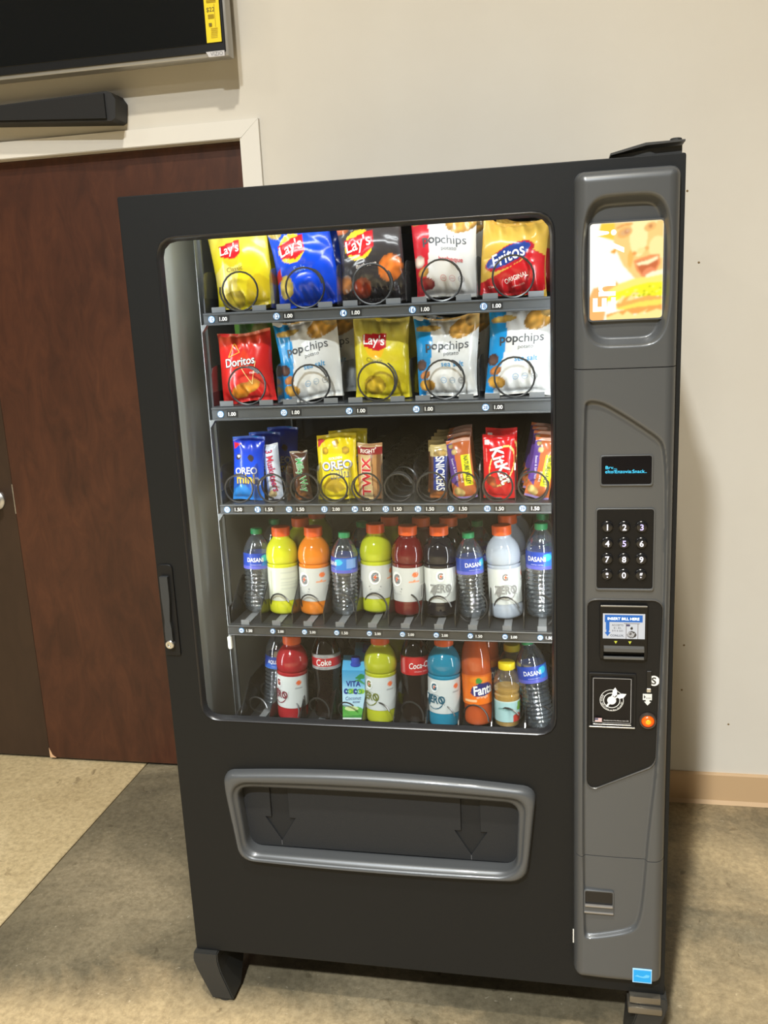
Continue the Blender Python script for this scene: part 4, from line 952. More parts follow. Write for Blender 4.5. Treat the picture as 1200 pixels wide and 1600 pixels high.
a1 = make_bag('chip_bag', 'bright blue potato chip bag on the top shelf', 'chip bag', G1, 0.327, YB, 1.588, 0.136, 0.190, 0.023, (8, 70, 214), [('g', 0.45, 1.0, (16, 84, 226)), ('chip', 0.12, 0.92, 0.14, 0.14, (240, 214, 120), 30), ('chip', 0.66, 0.93, 0.14, 0.06, (236, 206, 116), 10), ('chip', 0.16, 0.24, 0.12, 0.13, (232, 206, 100), 0), ('p', [(0.0, 0.40), (0.1, 0.46), (0.1, 0.34), (0, 0.3)], (200, 40, 50))] + lo, lt + [(T('Salt', 0.024), 0.44, 0.40, (120, 170, 240), 4)], roll=-8, lean=5, seed=23, crease=1.35)
lo, lt = lays_logo(0.34, 0.63, 0.136, 0.19, 1.32, 8)
a2 = make_bag('chip_bag', 'black potato chip bag with orange chips, on the top shelf', 'chip bag', G1, 0.466, YB, 1.588, 0.138, 0.190, 0.023, (52, 49, 50), [('g', 0.4, 1.0, (78, 74, 74)), ('r', 0, 0, 1, 0.16, (36, 30, 32)), ('chip', 0.08, 0.88, 0.16, 0.10, (222, 120, 66), 20), ('chip', 0.80, 0.34, 0.20, 0.13, (230, 124, 50), 60), ('chip', 0.34, 0.16, 0.15, 0.11, (160, 62, 36), 20), ('chip', 0.08, 0.24, 0.10, 0.10, (170, 110, 60), 0)] + lo, lt + [(T('Barbecue', 0.042), 0.44, 0.40, (214, 204, 196), 3)], roll=-5, lean=5, seed=37, crease=1.35)
def pop_ops(c, cb):
    return [('p', [(0.0, 0.0), (0.12, 0.0), (0.17, 0.2), (0.25, 0.45), (0.28, 0.7), (0.25, 1.0), (0.0, 1.0)], c), ('chip', 0.80, 0.86, 0.27, 0.13, (232, 176, 84), 25), ('chip', 0.98, 0.96, 0.2, 0.12, (222, 186, 120), 20), ('chip', 0.22, 0.855, 0.20, 0.040, (238, 198, 104), 8), ('r', 0, 0.975, 1, 1, (214, 178, 110)),
            ('chip', 0.08, 0.40, 0.09, 0.07, cb[0], -20), ('chip', 0.14, 0.28, 0.09, 0.05, cb[1], 20), ('chip', 0.17, 0.15, 0.14, 0.07, cb[2], -10), ('r', 0.0, 0.0, 1.0, 0.025, (222, 218, 210))]
def pop_t(flavour, fw, c):
    return [(T('pop', 0.037, 0.025), 0.325, 0.605, (66, 68, 72), 1), (T('chips', 0.050, 0.004), 0.655, 0.620, (84, 86, 90), 1), (T('potato', 0.030), 0.58, 0.525, (110, 112, 114), 1), (T(flavour, fw, 0.006), 0.60, 0.405, c, 0),
            (('ring', 0.0062, 0.0007), 0.46, 0.20, c), (('ring', 0.0062, 0.0007), 0.60, 0.20, (110, 150, 180) if c[2] > 100 else (196, 120, 120)), (('ring', 0.0062, 0.0007), 0.74, 0.20, (90, 96, 110)),
            (T('free', 0.007), 0.46, 0.20, c), (T('gluten', 0.008), 0.60, 0.20, c), (T('100', 0.007), 0.74, 0.20, (90, 96, 110)), (T('NET WT 0.8 OZ', 0.026), 0.70, 0.065, (150, 150, 150))]
a3 = make_bag('chip_bag', 'white and red popped chip bag on the top shelf', 'chip bag', G1, 0.612, YB, 1.592, 0.132, 0.176, 0.023, (218, 217, 215), pop_ops((196, 34, 48), ((220, 196, 180), (214, 160, 80), (160, 40, 44))), pop_t('barbeque', 0.048, (206, 70, 76)), roll=0, lean=5, seed=41, taper=0.10)
fr = [('p', [(0.0, 0.0), (1.0, 0.0), (1.0, 0.52), (0.80, 0.58), (0.62, 0.42), (0.0, 0.16)], (198, 26, 34)), ('e', 0.44, 0.50, 0.40, 0.135, (176, 28, 44), 24), ('e', 0.42, 0.51, 0.36, 0.105, (34, 62, 140), 24), ('g', 0.85, 1.0, (226, 186, 84)), ('r', 0, 0.96, 1, 1, (206, 164, 70))]
a4 = make_bag('chip_bag', 'gold and red corn chip bag on the top shelf', 'chip bag', G1, 0.745, YB, 1.589, 0.134, 0.150, 0.024, (216, 176, 74), fr, [(T('Fritos', 0.066, 0.03, 1.3, 0.15), 0.435, 0.50, (28, 52, 130), 20), (T('Fritos', 0.064, 0.008, 1.3, 0.15), 0.43, 0.51, WHT, 20), (T('ORIGINAL', 0.047, 0.015, 1.2), 0.55, 0.22, (250, 236, 226), 18), (T('The', 0.012), 0.18, 0.11, (250, 226, 210), 16), (T('CORN CHIPS', 0.026), 0.58, 0.12, (240, 200, 190), 16)], roll=4, lean=6, seed=57, ears=0.026, crease=1.4)
# behind them
dup(a0, (0.200, 0.252, 1.592), label='second yellow chip bag, partly hidden behind the front one on the top shelf')
dup(a1, (0.345, 0.250, 1.590), label='second blue chip bag, partly hidden behind the front one on the top shelf')
dup(a2, (0.452, 0.250, 1.592), label='second black chip bag, partly hidden behind the front one on the top shelf')
dup(a3, (0.622, 0.250, 1.592), label='second white and red chip bag behind the front one on the top shelf')
dup(a4, (0.766, 0.232, 1.597), label='second gold corn chip bag, its corner showing behind the front one')
# --- second shelf
do = [('g', 0.75, 1.0, (222, 96, 48)), ('gu', 0.75, 1.0, (196, 34, 34)), ('p', [(0.30, 0.5), (0.70, 0.5), (0.52, 0.78)], (214, 60, 34)), ('chip', 0.42, 0.17, 0.22, 0.10, (236, 146, 40), 15), ('chip', 0.62, 0.22, 0.16, 0.08, (240, 160, 50), 30), ('r', 0, 0.96, 1, 1, (214, 120, 90))]
b0 = make_bag('chip_bag', 'red tortilla chip bag on the second shelf', 'chip bag', G2, 0.178, YB, 1.392, 0.124, 0.152, 0.022, (206, 40, 36), do, [(T('Doritos', 0.068, 0.045, 1.2), 0.44, 0.585, (30, 24, 24), 3), (T('Doritos', 0.066, 0.012, 1.2), 0.44, 0.59, WHT, 3), (('line', [(-0.016, -0.006), (0.010, 0.004), (-0.002, 0.024), (-0.016, -0.006)], 0.0012), 0.36, 0.70, (250, 196, 60)), (('line', [(0.0, 0.012), (0.022, -0.030), (0.034, 0.02)], 0.0013), 0.45, 0.44, (250, 214, 140)), (T('nacho', 0.022), 0.70, 0.42, WHT, 4)], roll=-4, lean=4, seed=61)
b1 = make_bag('chip_bag', 'white and blue popped chip bag beside the red bag on the second shelf', 'chip bag', G2, 0.322, YB, 1.393, 0.140, 0.176, 0.023, (216, 217, 216), pop_ops((28, 142, 208), ((96, 70, 60), (206, 130, 66), (222, 166, 70))), pop_t('sea salt', 0.046, (40, 146, 206)), roll=-6, lean=5, seed=71, ears=0.010, taper=0.08)
lo, lt = lays_logo(0.40, 0.70, 0.118, 0.172, 1.1, 3, False)
b2 = make_bag('chip_bag', 'yellow potato chip bag in the middle of the second shelf', 'chip bag', G2, 0.469, YB + 0.012, 1.391, 0.122, 0.170, 0.023, (222, 204, 44), [('g', 0.55, 1.0, (206, 196, 110)), ('p', [(0.5, 0.0), (0.9, 0.0), (1.0, 0.25), (0.8, 0.36), (0.6, 0.3)], (206, 186, 30)), ('chip', 0.36, 0.16, 0.20, 0.12, (226, 190, 50), 20)] + lo, lt + [(T('Classic', 0.034), 0.40, 0.47, (122, 108, 40), 1)], roll=1, lean=4, seed=83)
b3 = make_bag('chip_bag', 'white and blue popped chip bag between the yellow bag and another white one', 'chip bag', G2, 0.612, YB, 1.391, 0.132, 0.168, 0.024, (216, 217, 216), pop_ops((28, 142, 208), ((96, 70, 60), (206, 130, 66), (222, 166, 70))), pop_t('sea salt', 0.046, (40, 146, 206)), roll=-2, lean=5, seed=97, crease=1.3, ears=0.010, taper=0.14)
b4 = make_bag('chip_bag', 'white and blue popped chip bag farthest from the red bag on the second shelf', 'chip bag', G2, 0.755, YB, 1.391, 0.134, 0.182, 0.023, (216, 217, 216), pop_ops((28, 142, 208), ((96, 70, 60), (206, 130, 66), (222, 166, 70))), pop_t('sea salt', 0.046, (40, 146, 206)), roll=2, lean=5, seed=103, ears=0.006, slant=0.05)
make_bag('chip_bag', 'green chip bag standing behind the red one on the second shelf', 'chip bag', G2, 0.172, 0.262, 1.392, 0.110, 0.186, 0.020, (84, 142, 54), [('g', 0.5, 1, (110, 160, 70)), ('chip', 0.6, 0.8, 0.2, 0.1, (200, 190, 110), 20)], [], lean=4, seed=113)
dup(b1, (0.350, 0.250, 1.395), label='second white and blue chip bag behind the one beside the red bag')
dup(b2, (0.486, 0.262, 1.393), label='second yellow chip bag behind the front one on the second shelf')
dup(b3, (0.628, 0.252, 1.393), label='second white chip bag behind the one next to the yellow bag')
dup(b4, (0.772, 0.250, 1.393), label='second white chip bag behind the one farthest from the red bag')
# --- third shelf
Z3 = 1.176
or_ops = [('g', 0.0, 0.5, (20, 74, 214)), ('g', 0.55, 1.0, (14, 48, 178)), ('p', [(0.04, 0.92), (0.04, 0.80), (0.28, 0.88)], (214, 40, 52)), ('e', 0.22, 0.68, 0.10, 0.045, (52, 42, 44)), ('e', 0.22, 0.69, 0.06, 0.02, (220, 220, 226)), ('e', 0.62, 0.66, 0.09, 0.055, (56, 46, 48), 40), ('e', 0.80, 0.30, 0.14, 0.06, (226, 226, 226), -50), ('e', 0.80, 0.29, 0.10, 0.045, (50, 42, 44), -50), ('p', [(0.0, 0.15), (0.4, 0.28), (0.7, 0.05), (0.5, 0.0), (0.0, 0.0)], (40, 140, 226)), ('r', 0, 0.97, 1, 1, (70, 110, 214))]
n0 = make_bag('cookie_pack', 'blue pack of mini sandwich cookies at the end of the third shelf', 'cookie pack', G3, 0.157, 0.168, Z3, 0.074, 0.142, 0.016, (34, 128, 224), or_ops, [(T('OREO', 0.053, 0.05, 1.1), 0.47, 0.455, (14, 40, 130), 3), (T('OREO', 0.051, 0.02, 1.1), 0.47, 0.46, WHT, 3), (T('mini', 0.044, 0.045, 1.15), 0.46, 0.325, (20, 60, 160), 2), (T('mini', 0.042, 0.02, 1.15), 0.46, 0.33, (248, 206, 50), 2)], roll=2, lean=6, seed=127)
dup(n0, (0.176, 0.222, Z3 + 0.002), label='second blue cookie pack directly behind the front one')
dup(n0, (0.202, 0.276, Z3 + 0.006), label='third blue cookie pack, at the back of its row')
go = [('p', [(0.02, 0.96), (0.02, 0.80), (0.24, 0.93)], (206, 60, 70)), ('chip', 0.52, 0.86, 0.07, 0.06, (220, 176, 60), 0), ('chip', 0.76, 0.74, 0.09, 0.06, (222, 180, 66), 40), ('chip', 0.24, 0.76, 0.08, 0.06, (220, 176, 50), 20), ('p', [(0.08, 0.20), (0.28, 0.36), (0.55, 0.30), (0.70, 0.16), (0.40, 0.10)], (190, 158, 30)), ('r', 0, 0.97, 1, 1, (214, 196, 60))]
n3 = make_bag('cookie_pack', 'yellow pack of mini sandwich cookies on the third shelf', 'cookie pack', G3, 0.366, 0.168, Z3, 0.090, 0.143, 0.018, (242, 216, 26), go, [(T('GOLDEN', 0.030, 0.02), 0.50, 0.635, (230, 236, 250), 2), (T('OREO', 0.068, 0.055, 1.05), 0.52, 0.525, (30, 60, 140), 2), (T('OREO', 0.066, 0.022, 1.05), 0.52, 0.53, WHT, 2), (T('mini', 0.044, 0.05, 1.1), 0.60, 0.405, (50, 90, 170), 2), (T('mini', 0.042, 0.02, 1.1), 0.60, 0.41, (250, 226, 90), 2)], roll=-2, lean=6, seed=131, crease=1.3)
dup(n3, (0.378, 0.226, Z3 + 0.002), label='second yellow cookie pack behind the front one on the third shelf')
mk = [('gu', 0.55, 1.0, (168, 176, 190)), ('p', [(0.0, 0.0), (0.2, 0.0), (0.2, 1.0), (0, 1.0)], (120, 140, 186)), ('chip', 0.35, 0.10, 0.30, 0.07, (206, 180, 130), 10), ('r', 0, 0.96, 1, 1, (196, 200, 206)), ('r', 0, 0, 1, 0.03, (150, 150, 160))]
n1 = make_bag('candy_bar', 'silver wrapped candy bar with red lettering, beside the blue cookie pack', 'candy bar', G3, 0.219, 0.172, Z3, 0.037, 0.124, 0.010, (214, 218, 226), mk, [(T('3 Musketeers', 0.094, 0.03, 1.3), 0.52, 0.52, (30, 50, 130), -84), (T('3 Musketeers', 0.093, 0.008, 1.3), 0.54, 0.52, (196, 36, 60), -84)], roll=-5, lean=7, seed=139, nu=30)
mw = [('gu', 0.6, 1.0, (48, 34, 26)), ('chip', 0.3, 0.08, 0.4, 0.06, (150, 96, 50), 10), ('r', 0, 0.96, 1, 1, (170, 160, 140)), ('p', [(0.0, 0.2), (0.4, 0.3), (0.3, 0.0), (0.0, 0.0)], (140, 84, 50))]
n2 = make_bag('candy_bar', 'dark brown candy bar with green lettering on the third shelf', 'candy bar', G3, 0.285, 0.170, Z3, 0.040, 0.108, 0.011, (92, 58, 40), mw, [(T('Milky Way', 0.076, 0.04, 1.2), 0.54, 0.50, (230, 240, 226), -83), (T('Milky Way', 0.075, 0.012, 1.2), 0.55, 0.50, (40, 150, 66), -83)], roll=-6, lean=7, seed=149, nu=30)
tw = [('r', 0, 0, 0.12, 1, (190, 146, 84)), ('p', [(0.62, 0), (1, 0), (1, 0.9), (0.55, 0.85)], (122, 84, 52)), ('p', [(0.66, 0.05), (0.80, 0.05), (0.78, 0.8), (0.62, 0.8)], (176, 128, 78)), ('r', 0.0, 0.80, 1.0, 0.93, (146, 34, 36)), ('r', 0, 0.95, 1, 1, (170, 130, 90))]
n4 = make_bag('candy_bar', 'gold candy bar with big red letters beside the empty coil', 'candy bar', G3, 0.434, 0.168, Z3, 0.056, 0.122, 0.011, (206, 178, 128), tw, [(T('TWIX', 0.085, 0.055, 0.85), 0.36, 0.41, (246, 236, 220), 90), (T('TWIX', 0.084, 0.03, 0.85), 0.37, 0.41, (198, 32, 44), 90), (T('RIGHT', 0.034, 0.02), 0.44, 0.865, (246, 226, 210), 2)], roll=1, lean=6, seed=151, nu=36)
sn = [('r', 0.22, 0.16, 0.95, 0.78, (44, 62, 138)), ('r', 0, 0.78, 1, 1, (206, 184, 124)), ('chip', 0.6, 0.84, 0.4, 0.06, (196, 160, 90), 0), ('chip', 0.5, 0.07, 0.5, 0.06, (178, 104, 50), 10)]
n6 = make_bag('candy_bar', 'brown and blue candy bar with white lettering running down it', 'candy bar', G3, 0.584, 0.170, Z3, 0.041, 0.116, 0.011, (86, 52, 36), sn, [(T('SNICKERS', 0.074, 0.02, 1.5), 0.58, 0.47, WHT, -88)], roll=1, lean=6, seed=157, nu=32)
for k in range(4): dup(n6, (0.576 + 0.002 * k, 0.200 + 0.034 * k, Z3 + 0.006 + 0.003 * k), label='%s brown candy bar behind the front one, its crimped top showing' % ['second', 'third', 'fourth', 'fifth'][k])
nvb = [('gu', 0.0, 0.35, (186, 98, 52)), ('p', [(0.0, 1.0), (0.22, 1.0), (0.34, 0.55), (0.30, 0.2), (0.0, 0.30)], (92, 62, 140)), ('chip', 0.30, 0.80, 0.12, 0.05, (226, 196, 130), 60), ('chip', 0.18, 0.90, 0.10, 0.04, (214, 180, 110), 40), ('chip', 0.30, 0.12, 0.24, 0.07, (232, 196, 120), -30), ('r', 0.56, 0.22, 0.92, 0.72, (236, 226, 40)), ('r', 0, 0.955, 1, 1, (206, 160, 140)), ('r', 0.0, 0.0, 1.0, 0.03, (140, 120, 170))]
n7 = make_bag('granola_bar', 'orange and purple granola bar next to the red wafer pack, leaning over', 'granola bar', G3, 0.641, 0.166, Z3, 0.052, 0.128, 0.010, (196, 104, 56), nvb, [(T('NATURE VALLEY', 0.060, 0.012, 1.6), 0.74, 0.47, (30, 70, 40), -90), (T('Peanut', 0.022), 0.50, 0.36, WHT, -90), (T('Sweet & Salty Nut', 0.050), 0.24, 0.50, (226, 216, 240), -82)], roll=-7, lean=7, seed=163, nu=36)
for k in range(3): dup(n7, (0.640 - 0.002 * k, 0.198 + 0.036 * k, Z3 + 0.008 + 0.003 * k), label='%s granola bar behind the leaning one next to the red pack' % ['second', 'third', 'fourth'][k])
kk = [('p', [(0.02, 0.97), (0.02, 0.86), (0.14, 0.97)], (206, 24, 30)), ('e', 0.60, 0.52, 0.38, 0.34, (240, 214, 120), -20), ('e', 0.60, 0.52, 0.345, 0.31, (214, 18, 26), -20), ('r', 0.06, 0.84, 0.20, 0.92, (240, 226, 226)), ('chip', 0.24, 0.28, 0.14, 0.08, (150, 60, 30), 70), ('chip', 0.30, 0.22, 0.08, 0.07, (186, 90, 40), 70), ('r', 0, 0.965, 1, 1, (186, 20, 30))]
n8 = make_bag('wafer_pack', 'red wafer bar pack on the third shelf', 'wafer pack', G3, 0.712, 0.168, Z3, 0.068, 0.134, 0.011, (214, 20, 28), kk, [(T('KitKat', 0.080, 0.055, 1.2), 0.58, 0.52, (150, 10, 20), -72), (T('KitKat', 0.079, 0.025, 1.2), 0.59, 0.525, WHT, -72), (T('milk chocolate', 0.028), 0.14, 0.68, (250, 190, 180), -88)], roll=0, lean=6, seed=167, nu=42)
dup(n8, (0.716, 0.204, Z3 + 0.010), label='second red wafer pack standing behind the front one')
n9 = dup(n7, (0.788, 0.166, Z3), (Matrix.Rotation(math.radians(-7), 3, 'X') @ Matrix.Rotation(math.radians(12), 3, 'Y')).to_euler(), label='orange and purple granola bar in the last slot of the third shelf, front')
for k in range(3): dup(n9, (0.784 - 0.004 * k, 0.196 + 0.036 * k, Z3 + 0.010 + 0.004 * k), label='%s granola bar in the last slot of the third shelf' % ['second', 'third', 'fourth'][k])

# ------------------------------------------------------------------ bottles
def smooth_prof(pts, n=6):
    P = np.array(pts, float); out = []
    for i in range(len(P) - 1):
        p0 = P[max(i - 1, 0)]; p1 = P[i]; p2 = P[i + 1]; p3 = P[min(i + 2, len(P) - 1)]
        for t in np.linspace(0, 1, n, endpoint=False):
            m1 = (p2 - p0) / 2; m2 = (p3 - p1) / 2
            q = (2 * t ** 3 - 3 * t ** 2 + 1) * p1 + (t ** 3 - 2 * t ** 2 + t) * m1 + (-2 * t ** 3 + 3 * t ** 2) * p2 + (t ** 3 - t ** 2) * m2
            out.append((max(q[0], 0.0005), q[1]))
    out.append(tuple(P[-1]))
    return out
def label_mesh(name, r, z0, z1, base, ops, nu=88, nv=28, r1=None):
    r1 = r1 or r
    U, V = np.meshgrid(np.linspace(0, 1, nu + 1), np.linspace(0, 1, nv))
    A = (U - 0.5) * 2 * PI; R = r + (r1 - r) * V
    X = R * np.sin(A); Y = -R * np.cos(A); Z = z0 + V * (z1 - z0)
    m = nu + 1
    mb = MB().add(np.c_[X.ravel(), Y.ravel(), Z.ravel()], [(i * m + j, i * m + j + 1, (i + 1) * m + j + 1, (i + 1) * m + j) for i in range(nv - 1) for j in range(nu)])
    me = mb.mesh(name, [M_LABEL], 60)
    set_print(me, paint(U, V, base, ops, 2 * PI * r / (z1 - z0)))
    return me
def cyl_surf(r):
    return lambda X, Z, l: np.c_[(r + l) * np.sin(X / r), -(r + l) * np.cos(X / r), Z]
def bottle(name, label, group, x, y, z, prof, body_mat, cap, lab, letters, yaw=0, tilt=(0, 0), ribs=None, scale=1.0, cat='bottle', extra=None):
    P = smooth_prof(prof)
    if ribs:
        z0, z1, pit, am = ribs; Q = []
        dense = np.linspace(P[0][1], P[-1][1], 190); rr = np.interp(dense, [p[1] for p in P], [p[0] for p in P])
        for r_, zz in zip(rr, dense):
            e = math.exp(-max(0, z0 - zz) / 0.004 - max(0, zz - z1) / 0.004)
            Q.append((max(r_ - am * e * (0.5 + 0.5 * math.sin(2 * PI * zz / pit)), 0.0005), zz))
        P = [P[0]] + Q
    b = build(name, MB().lathe(P, 40), body_mat, None, 50)
    b.location = (x, y, z); b.rotation_euler = (math.radians(tilt[0]), math.radians(tilt[1]), math.radians(yaw)); b.scale = (scale,) * 3
    tag(b, label, cat, group)
    r, z0, h, m = cap
    cp = MB(); n = 48; pr = [(r * 0.97, z0), (r, z0 + 0.001), (r, z0 + h - 0.0025), (r * 0.95, z0 + h - 0.0006), (r * 0.86, z0 + h)]
    v = []; f = []
    for rr_, zz in pr:
        for j in range(n): 
            q = rr_ * (1 - (0.018 if j % 2 else 0)); v.append((q * math.cos(2 * PI * j / n), q * math.sin(2 * PI * j / n), zz))
    for i in range(len(pr) - 1):
        for j in range(n): f.append((i * n + j, i * n + (j + 1) % n, (i + 1) * n + (j + 1) % n, (i + 1) * n + j))
    f.append(tuple((len(pr) - 1) * n + j for j in range(n))); f.append(tuple(range(n - 1, -1, -1)))
    build('cap', cp.add(v, f), m, b, 30)
    if lab:
        r, z0, z1, base, ops = lab
        lo = link('label', label_mesh('label', r, z0, z1, base, ops), b)
        if letters:
            it = [(L[0], L[1], z0 + L[2] * (z1 - z0), L[3], L[4] if len(L) > 4 else 0) for L in letters]
            lettering('lettering', it, cyl_surf(r + 0.0002), lo)
    if extra: extra(b)
    return b
GAT = [(0.0300, 0.0), (0.0345, 0.004), (0.0360, 0.012), (0.0360, 0.026), (0.0350, 0.032), (0.0350, 0.110), (0.0355, 0.1125), (0.0335, 0.1165), (0.0355, 0.121), (0.0368, 0.130), (0.0362, 0.142), (0.0325, 0.156), (0.0250, 0.168), (0.0200, 0.174), (0.0190, 0.180)]
def liquid(name, rgb, rough=0.1):
    m = mat(name, rgb, rough, coat=0.3); b = m.node_tree.nodes['Principled BSDF']
    b.inputs['Subsurface Weight'].default_value = 0.0
    return m
CAP_OR = mat('cap_orange', (242, 98, 34), 0.4); CAP_GR = mat('cap_green', (34, 142, 88), 0.4); CAP_YE = mat('cap_yellow', (232, 206, 30), 0.4); CAP_BL = mat('cap_blue', (36, 66, 170), 0.4); CAP_BK = mat('cap_black', (22, 22, 24), 0.4); CAP_RD = mat('cap_red', (196, 30, 36), 0.4)
BOLT = [(0.004, 0.008), (-0.005, -0.001), (-0.0005, -0.001), (-0.004, -0.009), (0.005, 0.001), (0.0005, 0.001)]
def g_logo(x, v, s=1.0, disc=(232, 232, 228), gcol=(120, 124, 126)):
    return [(('disc', 0.0135 * s, 0.0165 * s), x, v, disc), (T('G', 0.017 * s, 0.05, 1.15), x, v, gcol), (('poly', [(a * s, b * s) for a, b in BOLT]), x + 0.001, v, (226, 96, 40))]
def gat_label(kind, tint):
    base = (196, 198, 194) if kind != 'zero' else (208, 212, 208)
    ops = []; L = []
    if kind == 'plain':
        base = (206, 209, 190); ops = [('r', 0.40, 0.1, 0.415, 0.9, (176, 180, 150))]
        for k in range(9): ops.append(('r', 0.52, 0.36 + 0.06 * k, 0.70, 0.38 + 0.06 * k, (190, 194, 180)))
    elif kind == 'g':
        L = g_logo(0.0, 0.66, 1.0) + [(('poly', [(-0.014, -0.0016), (0.014, -0.0016), (0.014, 0.0016), (-0.014, 0.0016)]), 0.0, 0.38, (150, 152, 150)), (('poly', [(-0.012, -0.0012), (0.012, -0.0012), (0.012, 0.0012), (-0.012, 0.0012)]), 0.0, 0.30, (170, 172, 170)), (T('THIRST QUENCHER', 0.024), 0.0, 0.22, (150, 152, 150))]
        ops = [('r', 0.76, 0.06, 0.90, 0.5, (236, 236, 232))] + [('r', 0.77 + 0.016 * k, 0.10, 0.777 + 0.016 * k, 0.45, (120, 122, 122)) for k in range(8)] + [('e', 0.70, 0.80, 0.035, 0.07, (228, 116, 60)), ('e', 0.69, 0.60, 0.06, 0.03, (228, 140, 90))]
    else:
        tri = (('poly', [(-0.024, -0.020), (0.024, -0.020), (0.006, 0.020), (-0.006, 0.020)]), 0.0, 0.52, tint)
        L = [tri, (('disc', 0.021, 0.017), 0.0, 0.34, tint)] + g_logo(0.0, 0.78, 0.72, (238, 240, 238), tint) + [(('poly', [(-0.026, -0.0095), (0.026, -0.0095), (0.026, 0.0095), (-0.026, 0.0095)]), 0, 0.42, (228, 231, 228)), (T('ZERO', 0.050, 0.03, 1.25), 0.0, 0.42, tint), (T('ZERO SUGAR', 0.026, 0.0), 0.0, 0.20, (240, 240, 240))]
        ops = [('e', 0.725, 0.80, 0.028, 0.075, (232, 110, 60)), ('r', 0.69, 0.62, 0.77, 0.65, (150, 152, 150)), ('r', 0.69, 0.56, 0.76, 0.58, (176, 178, 176))] + [('r', 0.69, 0.09 + 0.036 * k, 0.80, 0.107 + 0.036 * k, (110, 112, 112)) for k in range(9)]
    return (0.0356, 0.033, 0.1095, base, ops), L
G4 = 'bottles on the upper drink shelf'; G5 = 'bottles on the bottom drink shelf'
def sports(label, group, x, y, z, name, rgb, kind, tint=(120, 122, 124), yaw=0, tilt=(0, 0), scale=1.0):
    lab, L = gat_label(kind, tint)
    return bottle('sports_drink_bottle', label, group, x, y, z, GAT, liquid('liquid_' + name, rgb), (0.0208, 0.1785, 0.0205, CAP_OR), lab, L, yaw, tilt, scale=scale)
DAS = [(0.018, 0.0), (0.0265, 0.002), (0.0315, 0.010), (0.0325, 0.022), (0.0322, 0.060), (0.0312, 0.085), (0.0325, 0.105), (0.0325, 0.146), (0.0300, 0.158), (0.0240, 0.172), (0.0165, 0.183), (0.0128, 0.188), (0.0125, 0.192)]
def water(label, group, x, y, z, yaw=0, tilt=(0, 0), cap=CAP_GR, brand='DASANI', scale=1.0, lab0=0.104):
    if brand == 'DASANI':
        ops = [('g', 0.0, 0.25, (26, 66, 168)), ('r', 0, 0.0, 1, 0.20, (92, 96, 190)), ('p', [(0.55, 0.2), (0.75, 0.2), (0.85, 0.95), (0.62, 0.95)], (40, 120, 206)), ('r', 0.70, 0.30, 0.82, 0.90, (120, 160, 220)), ('e', 0.60, 0.7, 0.05, 0.2, (60, 190, 220))]
        lab = (0.0328, 0.108, 0.146, (24, 58, 160), ops); L = [(T('DASANI', 0.040, 0.012, 1.25), -0.004, 0.60, WHT), (T('PURIFIED WATER', 0.026), -0.002, 0.28, (206, 206, 240))]
    else:
        ops = [('p', [(0.30, 0.0), (0.70, 0.0), (0.60, 0.5), (0.40, 0.5)], (40, 90, 180)), ('r', 0, 0, 1, 0.08, (60, 110, 190))]
        lab = (0.0328, 0.104, 0.134, (22, 52, 132), ops); L = [(T('AQUAFINA', 0.048, 0.01, 1.3, 0.1), 0.0, 0.55, WHT), (T('PURE WATER', 0.024), 0.0, 0.20, (190, 210, 240))]
    return bottle('water_bottle', label, group, x, y, z, DAS, M_WATER, (0.0142, 0.190, 0.0135, cap), lab, L, yaw, tilt, ribs=(0.020, 0.098, 0.0095, 0.0030), scale=scale * 0.95)
Y4 = 0.195; Z4 = 0.9085
w1 = water('green capped water bottle at the end of the upper drink shelf, beside lime drink', G4, 0.147, Y4, Z4, 18, (-4, 3))
s2 = sports('lime yellow sports drink with a plain label side, beside the orange drink', G4, 0.2135, Y4, Z4, 'lime', (206, 208, 40), 'plain', yaw=0, tilt=(-2, 0))
s3 = sports('orange sports drink bottle on the upper drink shelf', G4, 0.287, Y4, Z4, 'orange', (222, 126, 34), 'g', yaw=-28, tilt=(-2, 0))
w4 = water('water bottle between the orange and the lime sports drinks', G4, 0.357, Y4 - 0.005, Z4, -50, (-2, 1), scale=0.98)
s5 = sports('lime yellow sports drink with a logo in front, beside the dark red drink', G4, 0.4285, Y4 + 0.012, Z4 + 0.004, 'lime_deep', (184, 192, 36), 'g', yaw=5, tilt=(-2, 1))
s6 = sports('dark red sports drink bottle on the upper drink shelf', G4, 0.503, Y4, Z4 + 0.003, 'dark_red', (98, 10, 18), 'g', yaw=-36, tilt=(-2, 0))
s7 = sports('blue black sports drink bottle with white label on the upper drink shelf', G4, 0.577, Y4, Z4 + 0.002, 'blue_black', (14, 15, 28), 'zero', (136, 138, 136), 8, (-2, 0))
w8 = water('water bottle between the blue black and the cloudy white drinks', G4, 0.648, Y4 - 0.004, Z4 - 0.002, 28, (-3, -1), scale=0.98)
s9 = sports('cloudy white sports drink bottle on the upper drink shelf', G4, 0.722, Y4, Z4, 'cloudy_white', (172, 181, 193), 'zero', (140, 140, 138), 6, (-2, -2.5), 1.02)
w10 = water('water bottle beside the cloudy white drink, in the last slot', G4, 0.796, Y4, Z4 + 0.002, -10, (-2, 0), scale=1.06)
dup(w1, (0.163, Y4 + 0.085, Z4 + 0.002), label='water bottle behind the one at the end of the upper drink shelf')
dup(s2, (0.236, Y4 + 0.082, Z4 + 0.002), label='lime sports drink right behind the one beside the orange drink')
dup(s2, (0.254, Y4 + 0.164, Z4 + 0.002), label='lime sports drink third back in the row beside the orange drink')
dup(w4, (0.378, Y4 + 0.085, Z4 + 0.002), label='water bottle behind the one next to the orange drink')
dup(s5, (0.446, Y4 + 0.092, Z4 + 0.002), label='lime sports drink behind the one beside the dark red drink')
dup(s6, (0.520, Y4 + 0.084, Z4 + 0.002), label='dark red sports drink behind the front one on the upper shelf')
